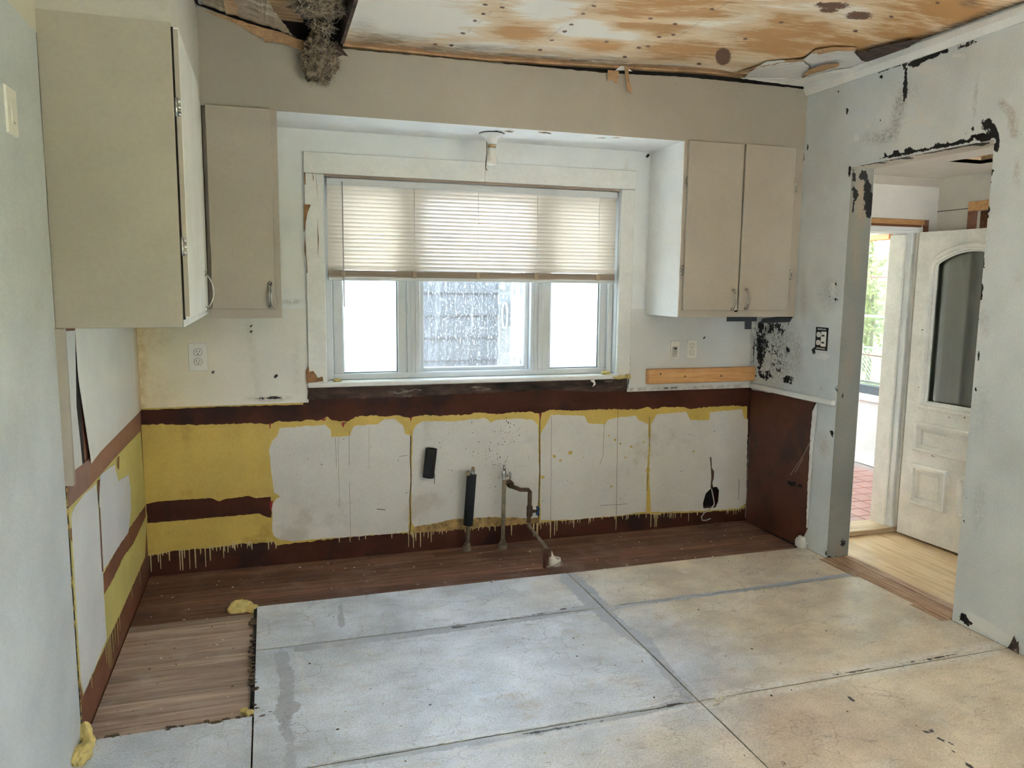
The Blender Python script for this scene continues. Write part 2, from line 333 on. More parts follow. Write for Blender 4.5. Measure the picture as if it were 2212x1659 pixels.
# ------------------------------------------------------------------ the room: back wall
hole_px = [(1537, 1053), (1548, 1051), (1553, 1059), (1551, 1084), (1545, 1096), (1519, 1098), (1518, 1087), (1524, 1066)]
HOLE = [Bk(*p) for p in hole_px]
wb = MB()
wb.box(-.2, .95, .05, .2, -.2, ZTOP).box(2.685, W+.15, .05, .2, -.2, ZTOP).box(.95, 2.685, .05, .2, -.2, 1.0).box(.95, 2.685, .05, .2, 2.123, ZTOP)
wall_back = struct(wb.build('wall_back', 'rooftar'), 'back kitchen wall with brown, yellow and white paint below the window')
skin = [Vector((0, 0, -.05)), Vector((W, 0, -.05)), Vector((W, 0, .985)), Vector((0, 0, .985))]
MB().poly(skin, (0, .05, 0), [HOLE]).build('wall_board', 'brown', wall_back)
MB().box(HOLE[0].x-.09, HOLE[0].x+.08, .047, .0495, HOLE[5].z-.03, HOLE[0].z+.03).build('hole_backing', 'dark', wall_back)
# yellow layer
top_px = [(305, 918), (330, 916), (420, 918), (500, 916), (560, 914), (583, 916), (599, 910), (632, 910), (653, 910), (659, 907), (690, 908), (708, 900), (717, 908), (738, 910), (753, 910), (768, 900), (810, 897), (831, 900), (861, 897), (885, 903), (894, 900), (922, 896), (949, 899), (976, 896), (1012, 896), (1024, 891), (1078, 894), (1111, 890), (1151, 890), (1166, 894), (1172, 891), (1189, 885), (1225, 887), (1249, 887), (1292, 884), (1331, 884), (1379, 884), (1397, 879), (1412, 884), (1433, 879), (1475, 879), (1493, 884), (1530, 879), (1581, 876), (1614, 878)]
bot_px = [(316, 1200), (337, 1198), (355, 1195), (379, 1189), (430, 1186), (459, 1183), (489, 1180), (519, 1174), (555, 1174), (591, 1170), (595, 1178), (620, 1175), (756, 1160), (831, 1154), (879, 1151), (888, 1155), (897, 1151), (922, 1147), (967, 1145), (997, 1142), (1027, 1137), (1057, 1136), (1102, 1131), (1160, 1130), (1189, 1127), (1222, 1125), (1271, 1119), (1295, 1118), (1331, 1116), (1367, 1112), (1397, 1109), (1421, 1112), (1439, 1108), (1482, 1108), (1512, 1107), (1548, 1104), (1593, 1102), (1609, 1097)]
yl = jag([Bk(*p) for p in top_px], .0035, .012, False)+jag([Bk(*p) for p in bot_px[::-1]], .0035, .012, False)
MB().poly(onY(yl, -.0012), (0, .0012, 0), [onY(HOLE, -.0012)]).build('yellow_paint', 'yellow', wall_back)
stripe = [(316, 1089), (343, 1083), (403, 1079), (456, 1076), (474, 1083), (483, 1079), (537, 1071), (552, 1076), (585, 1073), (587, 1095), (586, 1118), (573, 1115), (561, 1109), (489, 1115), (418, 1122), (319, 1130)]
MB().poly(onY(jag([Bk(*p) for p in stripe], .002, .015), -.0022), (0, .001, 0)).build('brown_stripe', 'brown', wall_back)
whites = [
 [(604, 925), (702, 917), (714, 928), (715, 944), (756, 941), (760, 928), (765, 920), (816, 916), (831, 905), (852, 905), (870, 919), (875, 937), (886, 940), (886, 1045), (884, 1100), (882, 1149), (831, 1154), (756, 1159), (626, 1169), (604, 1166), (592, 1158), (588, 1145), (588, 1090), (596, 1078), (606, 1072), (592, 1064), (584, 1000), (581, 973), (587, 955), (598, 943)],
 [(892, 931), (898, 919), (913, 910), (979, 910), (1048, 903), (1060, 913), (1072, 907), (1118, 904), (1151, 907), (1162, 919), (1164, 1021), (1161, 1118), (1133, 1119), (1060, 1117), (1012, 1120), (982, 1121), (952, 1128), (895, 1138), (889, 1127), (889, 1020)],
 [(1168, 937), (1180, 916), (1191, 896), (1262, 898), (1269, 913), (1280, 916), (1307, 916), (1313, 907), (1337, 901), (1373, 898), (1379, 907), (1400, 916), (1401, 961), (1397, 1021), (1395, 1105), (1331, 1114), (1240, 1122), (1168, 1124), (1167, 1051)],
 [(1406, 916), (1418, 895), (1482, 889), (1491, 907), (1531, 908), (1533, 890), (1602, 884), (1607, 904), (1615, 905), (1613, 1000), (1611, 1087), (1596, 1098), (1521, 1103), (1406, 1106), (1402, 1020)]]
wlab = ['white primer on the leftmost lower panel', 'white primer behind the water pipes', 'white primer between the pipes and the corner', 'white primer around the torn cable hole']
for i, pl in enumerate(whites):
    MB().poly(onY(jag([Bk(*p) for p in pl], .0025, .018), -.0024), (0, .001, 0), [onY(HOLE, -.0024)] if i == 3 else ()).build('white_paint', 'white2', wall_back, label=wlab[i])
# sheet joints, hairlines and scuffs, all thin dark slits on the primer
sl = MB()
def slit(pts, w, mb=sl, y=-.0036):
    P = onY([Bk(*p) for p in pts], y)
    for a, b in zip(P[:-1], P[1:]):
        d = (b-a).normalized(); n = Vector((-d.z, 0, d.x))*w/2; mb.add([a-n, b-n, b+n, a+n], [(0, 1, 2, 3)])
for pts, w in [([(887, 940), (886, 990), (888, 1030), (885, 1080), (887, 1128), (884, 1158)], .006), ([(1166, 895), (1165, 960), (1166, 1021), (1164, 1060), (1163, 1128)], .006), ([(1402, 900), (1402, 962)], .003), ([(1399, 1010), (1397, 1060)], .003),
               ([(724, 944), (727, 1010)], .0015), ([(730, 944), (733, 1098)], .0012), ([(754, 930), (754, 1005)], .0018), ([(755, 1040), (757, 1160)], .0014), ([(797, 922), (797, 1015)], .001), ([(1191, 900), (1189, 1126)], .0018), ([(1305, 915), (1302, 985), (1295, 1003)], .002), ([(1334, 885), (1331, 1116)], .0022), ([(1596, 1035), (1595, 1080)], .003), ([(1295, 1092), (1354, 1088)], .002), ([(814, 1099), (832, 1101)], .004), ([(862, 986), (880, 983)], .002)]:
    slit(pts, w)
sl.build('joint_line', 'rust', wall_back, kind='stuff')
sp = MB()
for _ in range(150):
    u, v = random.choice([(random.gauss(1068, 14), random.gauss(985, 20)), (random.gauss(1100, 12), random.gauss(930, 16)), (random.gauss(1055, 45), random.gauss(965, 45)), (random.uniform(600, 1600), random.uniform(930, 1095))])
    p = Bk(u, v, -.0037); s_ = random.uniform(.0012, .0038); q = random.uniform(.6, 1.6)
    sp.add([p+Vector((-s_, 0, 0)), p+Vector((0, 0, -s_*q)), p+Vector((s_, 0, 0)), p+Vector((0, 0, s_*q))], [(0, 1, 2, 3)])
sp.build('dark_speck', 'black', wall_back, kind='stuff')
yc = MB()
for (u, v, s_) in [(u_, v_, s2_*.55) for u_, v_, s2_ in [(1197, 985, 9), (1210, 995, 7), (1232, 977, 11), (1315, 941, 5), (1328, 950, 7), (1339, 958, 5), (1363, 965, 7), (1350, 988, 5), (1390, 955, 5), (1497, 975, 6), (1320, 1050, 7), (1172, 1030, 10), (1400, 1016, 12), (1260, 988, 4)]]:
    pts = [(u+s_*random.uniform(.5, 1)*math.cos(a), v+s_*random.uniform(.4, 1)*math.sin(a)) for a in np.linspace(0, 6.28, 9)[:-1]]; yc.poly(onY([Bk(*p) for p in pts], -.0037))
yc.build('chipped_spot', 'yellow', wall_back, kind='stuff')
sc = MB()
sc.poly(onY(jag([Bk(*p) for p in [(895, 1138), (952, 1128), (982, 1121), (1012, 1120), (1060, 1117), (1133, 1119), (1161, 1118), (1163, 1130), (1100, 1134), (1030, 1140), (960, 1147), (890, 1150)]], .004, .01), -.003), (0, .001, 0)); sc.build('ochre_patch', plain('ochre_scraped_paint', (.36, .24, .09), .7, .3, 14, dirt=((.10, .07, .05), 22, .55, .9)), wall_back)
dr = MB(); zp = []
Z3 = lambda x, y: (x/3.3515, 800+y/3.3515); Z5 = lambda x, y: (560+x/3.318, 780+y/3.318); Z6 = lambda x, y: (1150+x/3.318, 780+y/3.318)
for f, lst in ((Z3, [(1070, 1340, 1450), (1090, 1335, 1460), (1145, 1330, 1390), (1160, 1325, 1440), (1225, 1310, 1380), (1300, 1300, 1450), (1318, 1300, 1450), (1335, 1300, 1360), (1370, 1295, 1440), (1412, 1290, 1435), (1450, 1290, 1335), (1485, 1290, 1425), (1520, 1285, 1380), (1618, 1275, 1360), (1650, 1270, 1320), (1700, 1262, 1305), (1790, 1252, 1290), (1823, 1250, 1300), (1945, 1240, 1290), (1860, 920, 970), (1900, 915, 955), (1925, 915, 950), (1950, 915, 990)]),
               (Z5, [(65, 1295, 1355), (120, 1310, 1345), (650, 1255, 1300), (715, 1255, 1285), (1070, 1215, 1335), (1105, 1225, 1340), (1122, 1225, 1290), (1155, 1220, 1335), (1180, 1220, 1260), (1210, 1215, 1270), (1232, 1212, 1300), (1290, 1210, 1240), (1340, 1208, 1232), (1808, 1165, 1250), (1650, 1180, 1215), (1690, 1175, 1220), (1965, 1160, 1250), (1990, 1160, 1265)]),
               (Z6, [(12, 1150, 1260), (38, 1150, 1260), (60, 1150, 1205), (130, 1150, 1270), (160, 1148, 1250), (176, 1148, 1220), (240, 1145, 1170), (297, 1138, 1195), (340, 1132, 1165), (405, 1125, 1170), (600, 1112, 1210), (815, 1092, 1125), (850, 1095, 1190), (880, 1095, 1190), (891, 1095, 1190), (985, 1086, 1130), (1010, 1085, 1130), (1025, 1085, 1125), (1120, 1085, 1150), (1180, 1080, 1105)])):
    for x, a, b in lst: zp.append((f(x, a), f(x, b)))
for k_ in range(110):
    i = random.randrange(len(bot_px)-1); t = random.random(); u = bot_px[i][0]*(1-t)+bot_px[i+1][0]*t; v = bot_px[i][1]*(1-t)+bot_px[i+1][1]*t
    if 590 < u < 880 and random.random() < .8: continue
    zp.append(((u, v-3), (u, v+random.uniform(2, 11))))
for a, b in zp:
    p, q = Bk(*a), Bk(*b); w = random.uniform(.0022, .0042)
    dr.add([(p.x-w, -.002, p.z+.006), (p.x+w, -.002, p.z+.006), (p.x+w*.6, -.002, q.z+.004), (p.x, -.002, q.z), (p.x-w*.6, -.002, q.z+.004)], [(0, 1, 2, 3, 4)])
dr.build('paint_drip', 'drip', wall_back, kind='stuff')
rd = MB()
for c in [[(738, 912), (744, 912), (742, 924), (738, 918)], [(744, 911), (748, 911), (745, 918)], [(581, 914), (586, 914), (583, 928)], [(885, 902), (890, 902), (887, 912)], [(1164, 893), (1170, 893), (1166, 910)], [(583, 1085), (590, 1080), (586, 1105), (583, 1100)], [(690, 906), (706, 903), (700, 909)]]:
    rd.poly(onY(jag([Bk(*p) for p in c], .001, .01), -.0042))
rd.build('red_trace', 'red', wall_back, kind='stuff')
# crack above the cable hole
MB().poly(onY([Bk(*p) for p in [(1533, 987), (1536, 988), (1537, 1010), (1542, 1018), (1541, 1034), (1538, 1042), (1540, 1054), (1534, 1054), (1536, 1030), (1535, 1012)]], -.0042), (0, .001, 0)).build('wall_crack', 'rust', wall_back)
# rotten strip of wood under the window sill
rot = jag([Bk(*p) for p in [(664, 838), (900, 831), (1220, 823), (1352, 815), (1352, 842), (1300, 846), (1180, 842), (1000, 850), (860, 858), (740, 860), (664, 862)]], .004, .015)
MB().poly(onY(rot, -.012), (0, .012, 0)).build('rotten_strip', 'rot', wall_back)
# white boards either side of the window
def tintL(P):
    g = np.clip(1-P[:, 0]/.62, 0, 1)[:, None]; return np.array((.79, .77, .71))*(1-g)+np.array((.78, .68, .44))*g
lb_l = sheet('white_board', 'white', steps([0, .843], .015), steps([ZB, ZCAB+.03], .015), lambda a, b: (a, -.008, b), tintL,
      dict(b=[('l', [(303, 712), (303, 880)], 14, .9), ('b', 330, 730, 40, 30, .5), ('b', 345, 850, 40, 40, .35)], a=[('b', 580, 861, 40, 5, 1.0), ('l', [(535, 690), (560, 860)], 6, .2), ('b', 640, 780, 8, 60, .2)], r=[('b', 543.5, 705, 1.6, 1.8, 1.2), ('b', 543.5, 718, 1.6, 1.8, 1.2), ('l', [(598, 805), (594, 820)], .9, 1.2), ('b', 455, 738, 1.5, 1.5), ('b', 325, 834, 2, 1.5), ('b', 462, 803, 1.4, 1.4), ('l', [(540, 862), (620, 857)], 2.0, .55)]), wall_back, label='cream white board over the yellow band')
MB().box(0, .845, -.0078, 0, ZB-.002, ZCAB+.03).build('board_edge', 'white2', wall_back)
lb_r = sheet('white_board', 'white', steps([2.774, W], .015), steps([ZB-.002, ZCAB+.03], .015), lambda a, b: (a, -.008, b), (.68, .685, .66),
      dict(a=[('l', [(1360, 843), (1480, 839), (1600, 836)], 4, .8), ('l', [(1628, 700), (1626, 830)], 7, .8)], r=[('b', 1522, 729, 2, 1.6, 1.2), ('b', 1538, 728, 1.5, 1.5, 1.2), ('l', [(1390, 841), (1470, 838)], 1.6, .62), ('l', [(1358, 740), (1357, 840)], 2, .9), ('l', [(1631, 700), (1629, 820)], 3, .6)]), wall_back, label='greyish white board above the pine batten')
MB().box(2.772, W, -.0078, 0, ZB-.004, ZCAB+.03).build('board_edge', 'white2', wall_back)
MB().poly(onY(jag([Bk(*p) for p in [(306, 880), (655, 866), (655, 874), (600, 875), (480, 878), (380, 883), (306, 885)]], .002, .02), -.004), (0, .003, 0)).build('yellow_paint_edge', 'yellow', wall_back)
# alcove wall round the window
sheet('alcove_board', 'white', steps([A1-.02, .95, 2.685, A2+.02], .02), steps([.985, 1.0, 2.123, ZSOF+.02], .02), lambda a, b: (a, 0, b), (.83, .85, .84),
      dict(r=[('l', [(1409, 345), (1409, 420), (1405, 480), (1404, 560), (1397, 680)], 1.5, .95), ('l', [(1399, 335), (1399, 340)], 2, 1.1), ('b', 1386, 658, 1.5, 2, 1.2)], a=[('l', [(600, 322), (652, 323)], .8, .8), ('l', [(614, 652), (655, 651)], .8, .7), ('l', [(614, 681), (655, 682)], 1.2, .9), ('l', [(1360, 682), (1396, 683)], 1.2, .9)], b=[('l', [(918, 296), (920, 340)], 1.5, .8), ('b', 1000, 350, 60, 6, .3), ('l', [(1350, 330), (1352, 368)], 2, .5), ('b', 1080, 330, 60, 20, .2)]), wall_back, hole=lambda a, b: .95 < a < 2.685 and 1.0 < b < 2.123)

# ------------------------------------------------------------------ window
win = setting('window_1', 'three-part white window in the alcove')
j = MB(); j.box(.935, .952, -.001, .16, 1.0, 2.123).box(2.683, 2.70, -.001, .16, 1.0, 2.123).box(.935, 2.70, -.001, .16, 2.113, 2.13).box(.935, 2.70, .0, .16, .985, 1.0); j.build('jamb_liner', 'vinyl', win)
MB().box(.847, .945, -.024, 0, .985, 2.118, .003).build('side_casing', 'trim', win, label='cracked white casing with bare wood showing')
MB().box(2.688, 2.776, -.024, 0, .985, 2.118, .003).build('side_casing', 'trim', win)
MB().box(.846, 2.782, -.027, 0, 2.12, 2.230, .003).build('head_casing', 'trim', win)
MB().box(.84, 2.70, -.045, .12, .975, 1.002, .006).build('window_sill', 'trim', win)
cs = MB()   # split wood, cracks and torn flap on the left casing
for pts in [[(656, 372), (659, 372), (660, 400), (657, 400)], [(674, 372), (677, 385), (676, 396)], [(656, 442), (671, 443), (664, 460), (660, 480), (658, 500), (656, 500)], [(657, 510), (660, 540), (659, 560), (657, 540)], [(662, 545), (664, 590), (662, 590)], [(660, 800), (666, 790), (668, 802), (676, 800), (682, 808), (686, 815), (696, 812), (698, 822), (662, 826)], [(685, 470), (688, 520), (686, 560)], [(681, 372), (684, 400), (686, 440), (683, 400)]]:
    cs.poly(onY([Bk(*p) for p in pts], -.0252), (0, .001, 0))
cs.build('bare_wood', plain('bare_cracked_wood', (.26, .14, .06), .8, .3, 20), win)
MB().poly(onY([Bk(*p) for p in [(671, 443), (662, 475), (659, 505), (668, 480), (676, 455)]], -.029), (0, .002, 0)).build('peeling_flap', 'trim', win)
def frame(x0, x1, z0, z1, w, y0, y1, name, mat, parent, wb_=None, wt=None, **pr):
    m = MB(); wb_ = wb_ or w; wt = wt or w
    m.box(x0, x0+w, y0, y1, z0, z1, .004).box(x1-w, x1, y0, y1, z0, z1, .004).box(x0+w, x1-w, y0+.001, y1, z0, z0+wb_, .004).box(x0+w, x1-w, y0+.001, y1, z1-wt, z1, .004); return m.build(name, mat, parent, **pr)
frame(.952, 2.683, 1.002, 2.113, .035, .045, .14, 'window_frame', 'vinyl', win)
sL = frame(.99, 1.405, 1.012, 2.10, .055, .065, .105, 'casement_sash', 'vinyl', win, .026)
sR = frame(2.225, 2.655, 1.012, 2.10, .055, .065, .105, 'casement_sash', 'vinyl', win, .026)
frame(1.475, 2.15, 1.012, 2.10, .030, .085, .13, 'fixed_sash', 'vinyl', win, .045)
for x0, x1 in ((1.402, 1.478), (2.147, 2.228)):
    m = MB(); m.box(x0, x1, .05, .14, 1.004, 2.112, .004).box(x0+.022, x0+.027, .044, .052, 1.01, 2.11).box(x0+.048, x0+.053, .044, .052, 1.01, 2.11); m.build('mullion', 'vinyl', win)
for s_, (x0, x1) in ((sL, (1.040, 1.352)), (sR, (2.278, 2.602))):
    MB().box(x0, x1, .082, .088, 1.036, 2.05).build('pane', 'frost', s_, label='frosted pane')
    frame(x0+.002, x1-.002, 1.037, 2.048, .006, .076, .081, 'glazing_bead', 'gasket', s_)
    MB().box(x1-.07, x1-.02, .05, .066, 1.013, 1.022, .002).build('sash_catch', 'vinyl', s_)
MB().box(1.50, 2.125, .104, .109, 1.05, 2.075).build('pane', 'dirty', win, label='dusty clear pane')
# ------------------------------------------------------------------ soffit over the window and cupboards
soffit = setting('wall_soffit', 'cream boxed soffit below the ceiling')
def ztop(x): return 2.660+.125*max(0, min(1, (.84-x)/.46))+.012*max(0, min(1, (x-1.2)/1.6))+.018*max(0, min(1, (x-2.4)/.5))-.03*max(0, min(1, (x-3.2)/.4))*0
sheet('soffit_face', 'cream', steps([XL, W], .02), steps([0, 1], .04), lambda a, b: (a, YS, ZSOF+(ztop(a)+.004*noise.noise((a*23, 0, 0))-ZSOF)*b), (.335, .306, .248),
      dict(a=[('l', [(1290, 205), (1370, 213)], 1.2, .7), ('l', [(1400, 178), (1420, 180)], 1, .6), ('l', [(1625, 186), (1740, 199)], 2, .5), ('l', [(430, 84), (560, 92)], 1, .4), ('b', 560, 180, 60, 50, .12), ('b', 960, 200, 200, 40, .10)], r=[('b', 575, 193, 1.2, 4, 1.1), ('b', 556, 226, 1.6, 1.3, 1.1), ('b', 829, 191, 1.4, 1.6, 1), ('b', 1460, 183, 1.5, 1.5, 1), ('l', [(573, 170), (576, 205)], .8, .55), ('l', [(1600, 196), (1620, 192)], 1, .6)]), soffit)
sheet('soffit_underside', 'white', steps([A1, A2], .02), steps([YS, 0], .02), lambda a, b: (a, b, ZSOF), (.87, .88, .88),
      dict(g=[('b', 1100, 283, 14, 1.6, .9), ('b', 1175, 286, 12, 2, .9), ('b', 740, 257, 26, 3, .45), ('b', 1320, 298, 40, 2, .6), ('b', 1082, 288, 12, 2, .8)], r=[('l', [(1066, 282), (1105, 285)], 1.0, .75), ('l', [(1170, 286), (1190, 288)], 1.0, .8)]), soffit)
MB().box(XL, .80, YS+.002, 0, ZSOF+.002, 2.66).box(.80, W, YS+.002, 0, ZSOF+.002, 2.655).build('soffit_core', 'rooftar', soffit)
sheet('side_bulkhead_face', 'cream', steps([YP, YS], .03), steps([2.355, 2.76], .03), lambda a, b: (XL, a, b), (.66, .63, .55), {}, soffit)
sheet('side_bulkhead_end', 'cream', steps([0, XL], .02), steps([2.355, 2.76], .02), lambda a, b: (a, YP, b), (.46, .435, .365), dict(a=[('l', [(332, 0), (352, 44)], 1.2, .8), ('l', [(347, 0), (361, 44)], 1.2, .8), ('l', [(200, 33), (362, 47)], 1.2, .6)]), soffit)
MB().box(.002, XL-.002, YP+.002, -.01, 2.358, 2.76).build('bulkhead_core', 'rooftar', soffit)

# ------------------------------------------------------------------ left wall
wl = MB(); wl.box(-.15, -.012, -4.7, .2, -.2, ZTOP).box(-.15, -.012, YR, -5.5, -.2, ZTOP).box(-.15, -.012, -5.5, -4.7, -.2, .9).box(-.15, -.012, -5.5, -4.7, 1.5, ZTOP)  # the rear opening is added so daylight reaches the right wall
wall_left = struct(wl.build('wall_left', 'rooftar'), 'left wall, blue-grey near the camera and painted boards in the kitchen corner')
sheet('grey_plaster', 'grey', steps([YR, -5.5, -4.7], .1)+steps([-4.6, YP-.006], .03), steps([-.02, .9, 1.5, 2.285], .03), lambda a, b: (.004, a, b), (.56, .585, .59),
      dict(r=[('b', 90, 854, 2, 3, 1), ('b', 38, 1080, 3, 5, .8), ('b', 58, 1060, 4, 4, .7), ('b', 20, 1520, 2, 4, .9), ('b', 53, 1495, 2, 4, .8)], b=[], g=[('b', 2, 655, 5, 9, 1.0)]), wall_left, hole=lambda a, b: -5.5 < a < -4.7 and .9 < b < 1.5)
sheet('cream_plaster', 'cream', steps([YR, YP], .05), steps([2.285, 2.80], .05), lambda a, b: (.004, a, b), (.62, .58, .47), {}, wall_left)
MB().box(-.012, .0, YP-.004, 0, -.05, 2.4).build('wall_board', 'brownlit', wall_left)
LX = lambda pts, x, amp=.0025, st=.02: onX(jag([Lw(*p) for p in pts], amp, st), x)
MB().poly(LX([(303, 931), (254, 982), (194, 1051), (146, 1098), (150, 1200), (172, 1469), (179, 1503), (230, 1388), (260, 1325), (313, 1203), (316, 1120)], .0012), (-.001, 0, 0)).build('yellow_paint', 'yellowpale', wall_left)
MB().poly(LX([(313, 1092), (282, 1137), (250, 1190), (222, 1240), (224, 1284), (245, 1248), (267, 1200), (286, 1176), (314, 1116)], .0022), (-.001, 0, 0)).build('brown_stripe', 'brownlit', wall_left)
MB().poly(LX([(158, 1098), (180, 1068), (206, 1045), (211, 1095), (216, 1170), (221, 1240), (223, 1290), (229, 1380), (180, 1498), (173, 1469), (160, 1250), (152, 1115)], .0028), (-.001, 0, 0)).build('white_paint', 'white3', wall_left)
MB().poly(LX([(215, 1027), (232, 1012), (246, 1003), (250, 1022), (254, 1040), (277, 1024), (281, 1060), (282, 1098), (276, 1150), (250, 1188), (222, 1232), (217, 1150), (213, 1090)], .0028), (-.001, 0, 0)).build('white_paint', 'white3', wall_left)
s2 = MB()
for c in [[(208, 1038), (214, 1036), (212, 1060), (211, 1098), (209, 1080)], [(212, 1095), (214, 1098), (221, 1235), (218, 1235)], [(252, 988), (256, 985), (255, 1015), (252, 1010)], [(149, 1140), (152, 1143), (153, 1172), (150, 1165)]]: s2.poly(onX([Lw(*p) for p in c], .0042))
s2.build('rust_streak', plain('rust_streak_paint', (.20, .07, .025), .7, .3, 20), wall_left, kind='stuff')
d2 = MB()
for (u, v, L_) in [(230, 1388, 60), (236, 1378, 70), (241, 1372, 40), (246, 1360, 30), (251, 1345, 55), (256, 1335, 30), (233, 1384, 70), (195, 1462, 26), (300, 1235, 30), (283, 1275, 20), (226, 1395, 40)]:
    p, q = Lw(u, v), Lw(u+1, v+L_); w = .005; d2.add([(.004, p.y-w, p.z+.01), (.004, p.y+w, p.z+.01), (.004, p.y+w*.5, q.z), (.004, p.y-w*.5, q.z)], [(0, 1, 2, 3)])
d2.build('paint_drip', 'yellowpale', wall_left, kind='stuff')
# white sheets above the brown band
MB().poly(onX([Lw(*p) for p in [(131, 716), (158, 714), (161, 880), (170, 960), (174, 1003), (146, 1024), (138, 900)]], .006), (-.005, 0, 0)).build('white_sheet', 'white3', wall_left, label='narrow bluish-white sheet with a split beside it')
def tintW(P):
    g = np.clip((P[:, 1]+.16)/.16, 0, 1)[:, None]; return np.array((.82, .81, .75))*(1-g)+np.array((.60, .46, .22))*g
y0 = Lw(160, 720).y; ks = steps([0, 1], .02)
pz = lambda y: Lw(303, 886).z+(Lw(176, 1003).z-Lw(303, 886).z)*(y/Lw(176, 1003).y)
sheet('white_sheet', 'white', ks, ks, lambda a, b: ((.004+.012*max(0, 1-a*6)*max(0, (1-b)-.3)), y0+(0-y0)*(a+(1-a)*max(0, (.62-b))*.10), ZB-.012+(1.40-ZB)*b), tintW, {}, wall_left, label='cream sheet with a curling lower edge')
MB().poly(onX([Lw(*p) for p in [(158, 760), (164, 760), (182, 1000), (174, 1008)]], .002), (-.003, 0, 0)).build('split_gap', 'dark', wall_left)
# vertical trim, gap and foam where the kitchen boards meet the grey wall
tr2 = struct(MB().box(0.002, .03, YP-.014, YP+.012, .885, 1.394, .002).build('trim_2', 'cab'), 'narrow cream strip below the tall cupboard side')
MB().box(-.010, .006, YP-.012, YP-.002, -.02, .885).build('open_joint', 'dark', wall_left)
fo = MB()
for i in range(34):
    z = .87-.026*i+random.uniform(-.01, .01)
    if random.random() < .35: continue
    fo.blob((.002, YP-.007+random.uniform(-.003, .003), z), .006, random.uniform(.004, .009), random.uniform(.012, .026), .4, 2, 2.5, i)
fo.build('joint_foam', plain('aged_joint_foam', (.36, .27, .08), .9, .4, 30, .5), wall_left, kind='stuff')
MB().poly(onX([Lw(*p) for p in [(303, 886), (176, 1003), (146, 1022), (146, 1098), (194, 1051), (254, 982), (303, 931)]], .0015), (-.001, 0, 0)).build('brown_band', plain('lit_brown_band', (.26, .125, .08), .5, .1, 5), wall_left)  # reflected light is put into this lighter brown, left showing on the right
MB().poly(onX([Lw(*p) for p in [(193, 990), (176, 1003), (146, 1022), (146, 1098), (194, 1051)]], .0022), (-.001, 0, 0)).build('brown_band', plain('purple_brown_band', (.22, .13, .11), .45, .12, 8), wall_left)

